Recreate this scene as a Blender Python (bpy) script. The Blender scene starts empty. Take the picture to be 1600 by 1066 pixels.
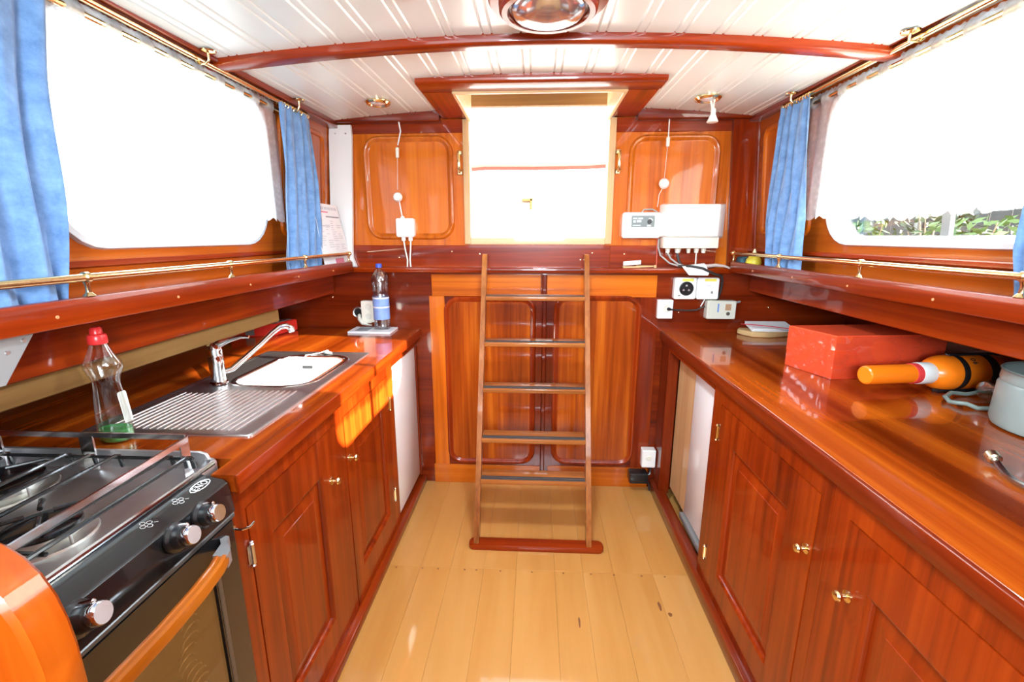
import bpy, bmesh, math, random
from mathutils import Vector, Matrix, Euler
random.seed(7)
S = bpy.context.scene
COL = S.collection
R = math.radians

# ------------------------------------------------------------------ camera
cam_data = bpy.data.cameras.new('camera')
cam = bpy.data.objects.new('camera', cam_data)
COL.objects.link(cam)
cam.location = (0, 0, 1.45)
cam.rotation_euler = Euler((R(90 - 12.842), 0, R(2.888)), 'XYZ')
cam_data.sensor_width = 36
cam_data.lens = 36 * 715 / 1600
cam_data.clip_start = 0.02
S.camera = cam

# ------------------------------------------------------------------ sky, sun, exposure
world = bpy.data.worlds.new('sky')
S.world = world
world.use_nodes = True
bg = world.node_tree.nodes['Background']
bg.inputs['Color'].default_value = (0.76, 0.90, 1.0, 1)
bg.inputs['Strength'].default_value = 6.0
sun_data = bpy.data.lights.new('sun', 'SUN')
sun_data.energy = 55
sun_data.angle = R(0.7)
sun_data.color = (1.0, 0.93, 0.82)
sun = bpy.data.objects.new('sun', sun_data)
COL.objects.link(sun)
sun.location = (6, -1, 4)
sun.rotation_euler = Vector((-1.8, 0.36, -0.73)).to_track_quat('-Z', 'Y').to_euler()
S.view_settings.view_transform = 'Standard'
S.view_settings.look = 'None'
S.view_settings.exposure = 0.70
S.view_settings.gamma = 1
S.view_settings.use_curve_mapping = False
S.cycles.use_denoising = True
S.cycles.max_bounces = 14
S.cycles.diffuse_bounces = 6
S.cycles.glossy_bounces = 5
S.cycles.transmission_bounces = 10
S.cycles.transparent_max_bounces = 16
S.cycles.sample_clamp_indirect = 6.0
S.cycles.caustics_reflective = False
S.cycles.caustics_refractive = False

aft_data = bpy.data.lights.new('added_fill_light', 'AREA')  # unseen area light added behind the camera for even fill
aft_data.shape = 'RECTANGLE'; aft_data.size = .6; aft_data.size_y = .35
aft_data.energy = 40; aft_data.color = (.78, .91, 1.0)
aft = bpy.data.objects.new('added_fill_light', aft_data); COL.objects.link(aft)
aft.location = (.05, -.62, 1.58)
aft.rotation_euler = Vector((0, 2.6, -.55)).to_track_quat('-Z', 'Y').to_euler()

dome_data = bpy.data.lights.new('dome_lamp_light', 'AREA')
dome_data.shape = 'DISK'; dome_data.size = .15; dome_data.energy = 15; dome_data.color = (.76, .90, 1.0)
dome_light = bpy.data.objects.new('dome_lamp_light', dome_data); COL.objects.link(dome_light)
dome_light.location = (.026, 1.335, 1.905)

def portal(name, loc, rot, sx, sy):
    d = bpy.data.lights.new(name, 'AREA')
    d.shape = 'RECTANGLE'; d.size = sx; d.size_y = sy
    d.cycles.is_portal = True
    o = bpy.data.objects.new(name, d); COL.objects.link(o)
    o.location = loc; o.rotation_euler = rot
portal('portal_left', (-1.2, 1.45, 1.68), (0, R(-90), 0), .6, 1.0)
portal('portal_left_aft', (-1.2, 0.0, 1.68), (0, R(-90), 0), .6, 1.3)
portal('portal_right', (1.2, 1.46, 1.68), (0, R(90), 0), .6, 1.0)
portal('portal_hatch', (0, 2.56, 1.75), (R(-90), 0, 0), .78, .82)
portal('portal_aft', (0, -1.62, 1.63), (R(90), 0, 0), 1.9, .66)

# ------------------------------------------------------------------ materials
MATS = {}
def nodes_of(name):
    m = bpy.data.materials.new(name); m.use_nodes = True
    nt = m.node_tree
    return m, nt, nt.nodes['Principled BSDF']

def plain(name, col, rough=0.5, metal=0.0, coat=0.0, noise=0.0, nscale=30, bump=0.0, spec=0.5, trans=0.0, ior=1.45):
    if name in MATS: return MATS[name]
    m, nt, p = nodes_of(name)
    p.inputs['Base Color'].default_value = (*col, 1)
    p.inputs['Roughness'].default_value = rough
    p.inputs['Metallic'].default_value = metal
    p.inputs['Coat Weight'].default_value = coat
    p.inputs['Coat Roughness'].default_value = 0.06
    p.inputs['Specular IOR Level'].default_value = spec
    p.inputs['Transmission Weight'].default_value = trans
    p.inputs['IOR'].default_value = ior
    tc = nt.nodes.new('ShaderNodeTexCoord')
    n = nt.nodes.new('ShaderNodeTexNoise')
    n.inputs['Scale'].default_value = nscale; n.inputs['Detail'].default_value = 4
    nt.links.new(tc.outputs['Object'], n.inputs['Vector'])
    if noise > 0:
        mx = nt.nodes.new('ShaderNodeMix'); mx.data_type = 'RGBA'
        mx.inputs['A'].default_value = (*[c * (1 - noise) for c in col], 1)
        mx.inputs['B'].default_value = (*[min(1, c * (1 + noise)) for c in col], 1)
        nt.links.new(n.outputs['Fac'], mx.inputs['Factor'])
        nt.links.new(mx.outputs['Result'], p.inputs['Base Color'])
    if bump > 0:
        b = nt.nodes.new('ShaderNodeBump'); b.inputs['Strength'].default_value = bump
        b.inputs['Distance'].default_value = 0.002
        nt.links.new(n.outputs['Fac'], b.inputs['Height'])
        nt.links.new(b.outputs['Normal'], p.inputs['Normal'])
    MATS[name] = m
    return m

def wood(kind, axis):
    key = f'{kind}_wood_{axis}'
    if key in MATS: return MATS[key]
    spec = {  # dark, mid, light, roughness, coat, grain scale
        'mahogany':  ((.110, .008, .0006), (.225, .020, .0012), (.33, .040, .0026), .30, .5, 1.0),
        'deep':      ((.070, .006, .0010), (.150, .014, .0018), (.22, .026, .0035), .28, .6, 1.0),
        'counter':   ((.120, .012, .0008), (.300, .042, .0028), (.48, .098, .0065), .24, .8, .62),
        'amber':     ((.330, .056, .0022), (.520, .110, .0050), (.63, .160, .010), .30, .45, 1.0),
        'stripe':    ((.150, .016, .0012), (.330, .054, .0035), (.56, .135, .009), .28, .6, .8),
        'pale':      ((.460, .250, .100), (.590, .365, .175), (.68, .455, .240), .45, .3, .8),
        'floor':     ((.430, .182, .040), (.480, .222, .056), (.52, .255, .074), .32, .45, .30),
        'handle':    ((.300, .058, .002), (.400, .092, .004), (.48, .128, .008), .3, .6, 1.0),
        'cherry':    ((.240, .032, .0012), (.350, .056, .0028), (.44, .088, .0055), .28, .8, .8),
        'side':      ((.200, .030, .0020), (.360, .066, .0045), (.47, .105, .009), .30, .5, 1.0),
        'ladder':    ((.190, .050, .010), (.310, .098, .022), (.42, .150, .040), .32, .6, 1.0),
        'batten':    ((.130, .058, .015), (.195, .096, .028), (.26, .140, .045), .55, .0, .8),
        'lining':    ((.130, .036, .007), (.220, .070, .014), (.30, .105, .024), .40, .4, .7),
    }[kind]
    dk, md, lt, rough, coat, gs = spec
    m, nt, p = nodes_of(key)
    N = nt.nodes.new; L = nt.links.new
    tc = N('ShaderNodeTexCoord'); oi = N('ShaderNodeObjectInfo')
    mul = N('ShaderNodeMath'); mul.operation = 'MULTIPLY'; mul.inputs[1].default_value = 37.0
    L(oi.outputs['Random'], mul.inputs[0])
    add = N('ShaderNodeVectorMath'); add.operation = 'ADD'
    L(tc.outputs['Object'], add.inputs[0]); L(mul.outputs[0], add.inputs[1])
    mp = N('ShaderNodeMapping')
    sc = [42 * gs] * 3; sc['xyz'.index(axis)] = .35 if kind == 'counter' else 1.1
    mp.inputs['Scale'].default_value = sc
    L(add.outputs[0], mp.inputs['Vector'])
    n1 = N('ShaderNodeTexNoise'); n1.inputs['Scale'].default_value = 1.0; n1.inputs['Detail'].default_value = 5; n1.inputs['Roughness'].default_value = .6; n1.inputs['Distortion'].default_value = .05 if kind == 'counter' else .35
    L(mp.outputs[0], n1.inputs['Vector'])
    mp2 = N('ShaderNodeMapping')
    sc2 = [(26 if kind == 'counter' else 9) * gs] * 3; sc2['xyz'.index(axis)] = .22 if kind == 'counter' else .7
    mp2.inputs['Scale'].default_value = sc2
    L(add.outputs[0], mp2.inputs['Vector'])
    n2 = N('ShaderNodeTexNoise'); n2.inputs['Scale'].default_value = 1.0; n2.inputs['Detail'].default_value = 3; n2.inputs['Distortion'].default_value = .1 if kind == 'counter' else .7
    L(mp2.outputs[0], n2.inputs['Vector'])
    mx = N('ShaderNodeMix'); mx.data_type = 'FLOAT'; mx.inputs['Factor'].default_value = .72 if kind == 'counter' else .5
    L(n1.outputs['Fac'], mx.inputs['A']); L(n2.outputs['Fac'], mx.inputs['B'])
    cr = N('ShaderNodeValToRGB')
    e = cr.color_ramp.elements
    e[0].position = .33; e[0].color = (*dk, 1)
    e[1].position = .66; e[1].color = (*lt, 1)
    em = cr.color_ramp.elements.new(.49); em.color = (*md, 1)
    L(mx.outputs['Result'], cr.inputs['Fac'])
    hs = N('ShaderNodeHueSaturation')
    mr = N('ShaderNodeMapRange'); mr.inputs['To Min'].default_value = .97 if kind == 'floor' else .9; mr.inputs['To Max'].default_value = 1.03 if kind == 'floor' else 1.1
    L(oi.outputs['Random'], mr.inputs['Value']); L(mr.outputs[0], hs.inputs['Value'])
    L(cr.outputs['Color'], hs.inputs['Color'])
    L(hs.outputs['Color'], p.inputs['Base Color'])
    p.inputs['Roughness'].default_value = rough
    p.inputs['Coat Weight'].default_value = coat
    p.inputs['Coat Roughness'].default_value = .05
    p.inputs['Specular IOR Level'].default_value = .15
    b = N('ShaderNodeBump'); b.inputs['Strength'].default_value = .06; b.inputs['Distance'].default_value = .001
    L(n2.outputs['Fac'], b.inputs['Height']); L(b.outputs['Normal'], p.inputs['Normal']); L(b.outputs['Normal'], p.inputs['Coat Normal'])
    MATS[key] = m
    return m

def glass(name, tint=(1, 1, 1), refl=.06, rough=.02):
    """thin pane: clear or tinted with a mirror film"""
    if name in MATS: return MATS[name]
    m = bpy.data.materials.new(name); m.use_nodes = True
    nt = m.node_tree; nt.nodes.clear()
    out = nt.nodes.new('ShaderNodeOutputMaterial'); mix = nt.nodes.new('ShaderNodeMixShader')
    t = nt.nodes.new('ShaderNodeBsdfTransparent'); t.inputs[0].default_value = (*tint, 1)
    g = nt.nodes.new('ShaderNodeBsdfGlossy'); g.inputs['Roughness'].default_value = rough
    fr = nt.nodes.new('ShaderNodeLayerWeight'); fr.inputs['Blend'].default_value = .25
    mr = nt.nodes.new('ShaderNodeMapRange'); mr.inputs['To Min'].default_value = refl; mr.inputs['To Max'].default_value = min(1, refl + .55)
    nt.links.new(fr.outputs['Facing'], mr.inputs['Value'])
    nt.links.new(mr.outputs[0], mix.inputs[0])
    nt.links.new(t.outputs[0], mix.inputs[1]); nt.links.new(g.outputs[0], mix.inputs[2]); nt.links.new(mix.outputs[0], out.inputs[0])
    MATS[name] = m
    return m

def lace_mat():
    m = bpy.data.materials.new('net_curtain_cloth'); m.use_nodes = True
    nt = m.node_tree; nt.nodes.clear(); N = nt.nodes.new; L = nt.links.new
    out = N('ShaderNodeOutputMaterial')
    d = N('ShaderNodeBsdfDiffuse'); d.inputs[0].default_value = (.92, .92, .92, 1)
    tl = N('ShaderNodeBsdfTranslucent'); tl.inputs[0].default_value = (.95, .95, .95, 1)
    tr = N('ShaderNodeBsdfTransparent')
    m1 = N('ShaderNodeMixShader'); m1.inputs[0].default_value = .65
    L(d.outputs[0], m1.inputs[1]); L(tl.outputs[0], m1.inputs[2])
    m2 = N('ShaderNodeMixShader')
    tc = N('ShaderNodeTexCoord'); n = N('ShaderNodeTexVoronoi'); n.inputs['Scale'].default_value = 55
    L(tc.outputs['Object'], n.inputs['Vector'])
    mr = N('ShaderNodeMapRange'); mr.inputs['From Max'].default_value = .6; mr.inputs['To Min'].default_value = .18; mr.inputs['To Max'].default_value = .36
    L(n.outputs['Distance'], mr.inputs['Value'])
    L(mr.outputs[0], m2.inputs[0])  # share of clear holes
    L(m1.outputs[0], m2.inputs[1]); L(tr.outputs[0], m2.inputs[2]); L(m2.outputs[0], out.inputs[0])
    return m

def cloth_mat(name, c1, c2):
    m, nt, p = nodes_of(name)
    N = nt.nodes.new; L = nt.links.new
    tc = N('ShaderNodeTexCoord')
    n = N('ShaderNodeTexNoise'); n.inputs['Scale'].default_value = 22; n.inputs['Detail'].default_value = 8; n.inputs['Roughness'].default_value = .7
    L(tc.outputs['Object'], n.inputs['Vector'])
    cr = N('ShaderNodeValToRGB'); cr.color_ramp.elements[0].position = .3; cr.color_ramp.elements[1].position = .7
    cr.color_ramp.elements[0].color = (*c1, 1); cr.color_ramp.elements[1].color = (*c2, 1)
    L(n.outputs['Fac'], cr.inputs['Fac']); L(cr.outputs['Color'], p.inputs['Base Color'])
    p.inputs['Roughness'].default_value = .85
    p.inputs['Sheen Weight'].default_value = .3
    return m

LACE = lace_mat()
BLUE = cloth_mat('blue_curtain_cloth', (.075, .17, .36), (.19, .34, .60))
BRASS = plain('polished_brass', (.84, .67, .37), .16, 1.0)
CHROME = plain('chrome', (.82, .83, .85), .08, 1.0)
STEEL = plain('brushed_steel', (.78, .78, .78), .31, 1.0, noise=.06, nscale=60)
WHITEPL = plain('white_plastic', (.86, .86, .83), .32, 0, .2)
CREAM = plain('cream_plastic', (.80, .77, .66), .35, 0, .1)
WHITEPAINT = plain('white_paint', (.84, .84, .82), .35, 0, .3, noise=.03, nscale=8)
CEILP = plain('ceiling_paint', (.80, .865, .83), .32, 0, .25, noise=.02, nscale=5)
BLACKPL = plain('black_plastic', (.012, .012, .013), .3, 0, .3)
BLACKEN = plain('black_enamel', (.010, .010, .011), .22, 0, .6)
RUBBER = plain('black_tread', (.035, .033, .035), .5, noise=.3, nscale=200, bump=.3)
GREYPL = plain('grey_plastic', (.22, .23, .23), .4)

# ------------------------------------------------------------------ mesh builder
class MB:
    def __init__(s): s.v = []; s.f = []
    def add_bm(s, bm, M=None):
        if M is not None: bmesh.ops.transform(bm, matrix=M, verts=bm.verts)
        k = len(s.v); bm.verts.index_update()
        s.v += [tuple(v.co) for v in bm.verts]
        s.f += [[k + v.index for v in f.verts] for f in bm.faces]
        bm.free(); return s
    def raw(s, vs, fs):
        k = len(s.v); s.v += [tuple(v) for v in vs]; s.f += [[k + i for i in f] for f in fs]; return s
    def box(s, x0, x1, y0, y1, z0, z1, bev=0.0, seg=2, M=None):
        bm = bmesh.new(); bmesh.ops.create_cube(bm, size=1)
        bmesh.ops.scale(bm, vec=(abs(x1 - x0), abs(y1 - y0), abs(z1 - z0)), verts=bm.verts)
        bmesh.ops.translate(bm, vec=((x0 + x1) / 2, (y0 + y1) / 2, (z0 + z1) / 2), verts=bm.verts)
        if bev > 0: bmesh.ops.bevel(bm, geom=bm.edges[:], offset=bev, segments=seg, affect='EDGES', profile=.5)
        return s.add_bm(bm, M)
    def loft(s, rings, cap0=True, cap1=True, closed=True):
        """rings: lists of equal length, each a loop of points"""
        n = len(rings[0]); k = len(s.v)
        for r in rings: s.v += [tuple(p) for p in r]
        for i in range(len(rings) - 1):
            for j in range(n if closed else n - 1):
                a = k + i * n + j; b = k + i * n + (j + 1) % n
                s.f.append([a, b, b + n, a + n])
        if cap0: s.f.append([k + j for j in range(n)][::-1])
        if cap1: s.f.append([k + (len(rings) - 1) * n + j for j in range(n)])
        return s
    def tube(s, path, r, seg=10, caps=True, closed=False):
        P = [Vector(p) for p in path]; n = len(P)
        rr = r if isinstance(r, (list, tuple)) else [r] * n
        rings = []; up = None
        for i in range(n):
            if closed: t = (P[(i + 1) % n] - P[i - 1])
            else: t = (P[min(i + 1, n - 1)] - P[max(i - 1, 0)])
            t.normalize()
            if up is None:
                a = Vector((0, 0, 1)) if abs(t.z) < .9 else Vector((1, 0, 0))
                up = t.cross(a).normalized()
            else:
                up = (up - t * up.dot(t)).normalized()
            w = t.cross(up)
            rings.append([P[i] + (up * math.cos(2 * math.pi * j / seg) + w * math.sin(2 * math.pi * j / seg)) * rr[i] for j in range(seg)])
        if closed: rings.append(rings[0])
        return s.loft(rings, caps and not closed, caps and not closed)
    def lathe(s, prof, o, axis=(0, 0, 1), seg=24, cap0=True, cap1=True):
        """prof [(radius, distance along axis)]"""
        a = Vector(axis).normalized(); b = Vector((1, 0, 0)) if abs(a.x) < .9 else Vector((0, 1, 0))
        u = a.cross(b).normalized(); w = a.cross(u); o = Vector(o)
        rings = [[o + a * h + (u * math.cos(2 * math.pi * j / seg) + w * math.sin(2 * math.pi * j / seg)) * max(rad, 1e-5) for j in range(seg)] for rad, h in prof]
        return s.loft(rings, cap0, cap1)
    def prism(s, pts, mapf, h0, h1, bev=0):
        """polygon pts (u,v) carried by mapf(u,v,h) from h0 to h1"""
        if bev > 0:
            c = (sum(p[0] for p in pts) / len(pts), sum(p[1] for p in pts) / len(pts))
            def sh(p):
                d = Vector((c[0] - p[0], c[1] - p[1])); L = d.length or 1; d *= bev / L; return (p[0] + d.x, p[1] + d.y)
            sgn = 1 if h1 > h0 else -1
            ins = [sh(p) for p in pts]
            return s.loft([[mapf(*p, h0) for p in ins], [mapf(*p, h0 + sgn * bev) for p in pts], [mapf(*p, h1 - sgn * bev) for p in pts], [mapf(*p, h1) for p in ins]])
        return s.loft([[mapf(*p, h0) for p in pts], [mapf(*p, h1) for p in pts]])
    def plate(s, outer, holes, mapf, h0, h1):
        """flat plate with holes, thickness h0..h1"""
        bm = bmesh.new()
        for loop in [outer] + holes:
            vs = [bm.verts.new((p[0], p[1], 0)) for p in loop]
            for i in range(len(vs)): bm.edges.new((vs[i], vs[(i + 1) % len(vs)]))
        bmesh.ops.triangle_fill(bm, use_beauty=True, use_dissolve=False, edges=bm.edges[:])
        bm.verts.index_update()
        fl = [[v.index for v in f.verts] for f in bm.faces]; co = [(v.co.x, v.co.y) for v in bm.verts]
        bm.free()
        s.raw([mapf(*c, h0) for c in co], fl); s.raw([mapf(*c, h1) for c in co], [f[::-1] for f in fl])
        for loop in [outer] + holes:
            n = len(loop)
            s.raw([mapf(*p, h0) for p in loop] + [mapf(*p, h1) for p in loop], [[i, (i + 1) % n, n + (i + 1) % n, n + i] for i in range(n)])
        return s
    def mould(s, u0, u1, v0, v1, r, prof, mapf, fill=True, seg=6):
        """profile [(inset, height)] carried round a rounded rectangle; last ring filled"""
        rings = []
        for ins, h in prof:
            rings.append([mapf(u, v, h) for u, v in rrect(u0 + ins, u1 - ins, v0 + ins, v1 - ins, max(r - ins, .0006), seg)])
        return s.loft(rings, False, fill)
    def build(s, name, mat, parent=None, sharp=35, origin=None):
        me = bpy.data.meshes.new(name)
        V = [Vector(v) for v in s.v]
        lo = Vector([min(v[i] for v in V) for i in range(3)]); hi = Vector([max(v[i] for v in V) for i in range(3)])
        c = Vector(origin) if origin else (Vector(((lo.x + hi.x) / 2, (lo.y + hi.y) / 2, lo.z)))
        me.from_pydata([v - c for v in V], [], s.f)
        bm = bmesh.new(); bm.from_mesh(me)
        bmesh.ops.remove_doubles(bm, verts=bm.verts, dist=1e-5)
        bmesh.ops.recalc_face_normals(bm, faces=bm.faces); bm.to_mesh(me); bm.free()
        me.shade_smooth(); me.set_sharp_from_angle(angle=R(sharp))
        me.materials.append(mat)
        o = bpy.data.objects.new(name, me); COL.objects.link(o)
        WL[o.name] = c
        if parent is not None:
            o.parent = parent; o.location = c - WL[parent.name]
        else: o.location = c
        return o
WL = {}
def rrect(u0, u1, v0, v1, r, seg=6):
    pts = []
    for cu, cv, a0 in ((u1 - r, v1 - r, 0), (u0 + r, v1 - r, 90), (u0 + r, v0 + r, 180), (u1 - r, v0 + r, 270)):
        for i in range(seg + 1):
            a = R(a0 + 90 * i / seg); pts.append((cu + r * math.cos(a), cv + r * math.sin(a)))
    return pts
def circ(cu, cv, r, n=20): return [(cu + r * math.cos(2 * math.pi * i / n), cv + r * math.sin(2 * math.pi * i / n)) for i in range(n)]
def mXZ(y, s=-1): return lambda u, v, h: (u, y + s * h, v)      # wall facing -Y, height comes toward camera
def mYZ(x, s): return lambda u, v, h: (x + s * h, u, v)          # wall facing +-X
def mXY(z, s=1): return lambda u, v, h: (u, v, z + s * h)

def empty(name, loc):
    o = bpy.data.objects.new(name, None); COL.objects.link(o); o.location = loc; o.empty_display_size = .05
    WL[o.name] = Vector(loc); return o
def tag(o, label, cat, group=None):
    o['label'] = label; o['category'] = cat
    if group: o['group'] = group
    return o
def thing(name, label, cat, loc, group=None): return tag(empty(name, loc), label, cat, group)
def struct(o, label=None):
    o['kind'] = 'structure'
    if label: o['label'] = label
    return o
def copy_tree(o, delta, parent=None):
    c = o.copy(); COL.objects.link(c)
    WL[c.name] = WL[o.name] + Vector(delta)
    if parent is not None: c.parent = parent
    else: c.location = o.location + Vector(delta)
    for ch in [x for x in bpy.data.objects if x.parent == o]: copy_tree(ch, delta, c)
    return c
def text(name, body, mat, parent, loc, size, rot, extrude=.0004, align='CENTER'):
    cu = bpy.data.curves.new(name, 'FONT'); cu.body = body; cu.size = size; cu.extrude = extrude
    cu.space_character = 1.1; cu.align_x = align; cu.align_y = 'CENTER'; cu.materials.append(mat)
    o = bpy.data.objects.new(name, cu); COL.objects.link(o)
    bpy.context.view_layer.update()
    me = bpy.data.meshes.new_from_object(o.evaluated_get(bpy.context.evaluated_depsgraph_get()))
    bpy.data.objects.remove(o)
    me.materials.clear(); me.materials.append(mat)
    o = bpy.data.objects.new(name, me); COL.objects.link(o)
    o.parent = parent; o.location = Vector(loc) - WL[parent.name]; o.rotation_euler = rot
    WL[o.name] = Vector(loc)
    return o

# ================================================================== SETTING
def zc(x, y): return 2.055 - .05 * x * x + .02 * (y - 1.6)      # cambered ceiling
def XW(z): return 1.123 - .078 * (z - 1.38)                     # half width of the leaning cabin side
def mSide(s): return lambda u, v, h: (.01 + s * (XW(v) - h), u, v)
Y0, YB = -1.6, 2.5

# floor
fl = struct(MB().box(-1.66, 1.66, Y0, YB + .03, -.05, -.012).build('floor', wood('floor', 'y')))
xs = [-.70, -.50, -.365, -.215, -.07, .10, .225, .36, .53, .75]
for i in range(len(xs) - 1):
    p = MB().box(xs[i] + .0002, xs[i + 1] - .0002, Y0, 1.7646, -.012, 0, .0006, 1).build('plank', wood('floor', 'y'), fl)
    p = MB().box(xs[i] + .0002, xs[i + 1] - .0002, 1.7650, YB, -.012, 0, .0006, 1).build('plank', wood('floor', 'y'), fl)
knotm = plain('floor_knot', (.19, .065, .018), .5, noise=.4, nscale=80)
for (x, y, a, b) in ((.185, 1.49, .004, .026), (.515, 1.585, .006, .024), (.545, 1.545, .008, .010)):
    MB().prism([(x + a * math.cos(t * .52) * (1 + .2 * math.sin(t * 1.7)), y + b * math.sin(t * .52)) for t in range(12)], mXY(0), 0, .0006).build('knot', knotm, fl)
for x in (-.609, -.49, -.42, -.30, -.247, -.14, 0.0, .139, .26, .36, .48, .58):
    MB().lathe([(.0045, 0), (.0045, .0006)], (x, 1.752, 0), seg=8).build('screw_plug', knotm, fl)

# hull below the side decks and side decks above it
for s, nm in ((-1, 'left'), (1, 'right')):
    w = struct(empty('wall_' + nm, (s * 1.66, .5, 0)))
    MB().box(s * 1.66, s * 1.69, Y0, YB + .03, -.05, 1.30).build('hull_lining', wood('deep', 'y'), w)
    MB().box(s * 1.105, s * 1.69, Y0, YB + .03, 1.262, 1.30).build('side_deck', wood('mahogany', 'y'), w)
    # cabin side with its window opening
    win = rrect(1.035, 1.865, 1.437, 1.960, .115)
    outer = [(Y0, 1.27), (YB + .03, 1.27), (YB + .03, 2.10), (Y0, 2.10)]
    holes = [win]
    if s < 0: holes.append(rrect(-.62, .62, 1.437, 1.960, .115))
    MB().plate(outer, holes, mSide(s), 0, -.045).build('cabin_side', wood('side', 'y'), w)
    # raised panel at the far end of the side, half hidden by the blue curtain
    MB().mould(1.99, 2.41, 1.45, 1.955, .05, [(0, 0), (.004, .010), (.014, .013), (.024, .009), (.028, .002), (.03, .002)], mSide(s)).build('panel', wood('amber', 'z'), w)
    b = MB().box(s * 1.10 - .005, s * 1.13, Y0, YB, 1.375, 1.392, .003, 1)
    b.build('rail_moulding', wood('mahogany', 'y'), w)

WINF = plain('window_frame_white', (.74, .76, .77), .3, .0, .4)
PANE = glass('window_glass', (.98, 1, .99), .04)
def make_window(n, s, y0, y1, shadow_bar=None):
    w = struct(empty('window_%d' % n, (s * 1.12, (y0 + y1) / 2, 1.43)))
    m = mSide(s)
    fr = MB()
    a = rrect(y0 - .022, y1 + .022, 1.417, 1.980, .135); b = rrect(y0 + .014, y1 - .014, 1.451, 1.946, .105)
    def off(pts, h): return [m(*p, h) for p in pts]
    fr.loft([off(a, 0), off(rrect(y0 - .018, y1 + .018, 1.421, 1.976, .131), .010), off(rrect(y0 - .004, y1 + .004, 1.433, 1.964, .12), .012), off(rrect(y0 + .003, y1 - .003, 1.44, 1.957, .112), .004), off(b, -.012), off(b, -.055), off(rrect(y0 - .001, y1 + .001, 1.436, 1.961, .12), -.055), off(rrect(y0 - .001, y1 + .001, 1.436, 1.961, .12), 0)], False, False)
    fr.build('window_frame', WINF, w)
    MB().prism(b, m, -.030, -.034).build('pane', PANE, w)
    if shadow_bar:  # upright bar added to cast the dark gap in the sun patch
        MB().prism([(shadow_bar - .014, 1.452), (shadow_bar + .014, 1.452), (shadow_bar + .014, 1.945), (shadow_bar - .014, 1.945)], m, -.024, -.036).build('shadow_bar', plain('shadow_bar_grey', (.14, .145, .15), .5), w)
    return w
make_window(1, -1, 1.035, 1.865)
make_window(2, 1, 1.035, 1.865, 1.385)
make_window(3, -1, -.62, .62)

# wall behind the camera with a wide opening to the aft cabin
wb = struct(MB().plate([(-1.69, -.05), (1.69, -.05), (1.69, 2.12), (-1.69, 2.12)], [[(-.95, 1.30), (.95, 1.30), (.95, 1.96), (-.95, 1.96)]], mXZ(Y0 - .03), 0, -.03).build('wall_behind', wood('mahogany', 'z')))

# ceiling: roof slab pieces + boards with beads
ce = struct(empty('ceiling', (0, .5, 2.06)))
def slab(x0, x1, y0, y1):
    n = 12; top = []; bot = []
    r0 = []; r1 = []
    for yy, rr in ((y0, r0), (y1, r1)):
        rr += [(x0 + (x1 - x0) * i / n, yy, zc(x0 + (x1 - x0) * i / n, yy) + .014) for i in range(n + 1)]
        rr += [(x0 + (x1 - x0) * i / n, yy, zc(x0 + (x1 - x0) * i / n, yy) + .05) for i in range(n, -1, -1)]
    return MB().loft([r0, r1])
HX0, HX1, HY = -.365, .375, 2.055
slab(-1.2, 1.2, Y0 - .06, HY).build('roof_slab', CEILP, ce)
slab(-1.2, HX0, HY, YB + .06).build('roof_slab', CEILP, ce)
slab(HX1, 1.2, HY, YB + .06).build('roof_slab', CEILP, ce)
pitch = .1155
prof = [(0, .004), (.0045, 0), (.0840, 0), (.0885, .0045), (.0930, 0), (.1110, 0), (.1155, .004)]
for i in range(-10, 10):
    xa = -.0255 + pitch * i
    xb = xa + pitch
    if xb < -1.10 or xa > 1.12: continue
    y1 = YB
    if xb > HX0 + .002 and xa < HX1 - .002: y1 = 1.99
    rings = []
    for yy in (Y0, .4, y1):
        lo = [(xa + u, yy, zc(xa + u, yy) + h) for u, h in prof]
        hi = [(xb, yy, zc(xb, yy) + .0138), (xa, yy, zc(xa, yy) + .0138)]
        rings.append(lo + hi)
    MB().loft(rings).build('plank', CEILP, ce, sharp=20)

# beam across the ceiling
def arc_beam(x0, x1, y0, y1, top_off, drop, n=24, bev=.006, flat=None):
    rings = []
    for i in range(n + 1):
        x = x0 + (x1 - x0) * i / n; ym = (y0 + y1) / 2
        zt = zc(x, ym) + top_off; zb = (zc(x, ym) - drop) if flat is None else flat
        rings.append([(x, y0, zt), (x, y0, zb + bev), (x, y0 + bev * .4, zb + bev * .35), (x, y0 + bev, zb), (x, y1 - bev, zb), (x, y1 - bev * .4, zb + bev * .35), (x, y1, zb + bev), (x, y1, zt)])
    return MB().loft(rings)
struct(arc_beam(-1.075, 1.085, 1.565, 1.62, .006, .026).build('trim_1', wood('mahogany', 'x')))
struct(arc_beam(-1.075, 1.085, -.35, -.29, .006, .026).build('trim_2', wood('mahogany', 'x')))
# cornices along the tops of the cabin sides
for n, s in ((3, -1), (4, 1)):
    struct(MB().box(.01 + s * 1.024, .01 + s * 1.10, Y0, YB - .02, (1.988 if s < 0 else 1.996), 2.03, .004).build('trim_%d' % n, wood('mahogany', 'y')))

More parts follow.
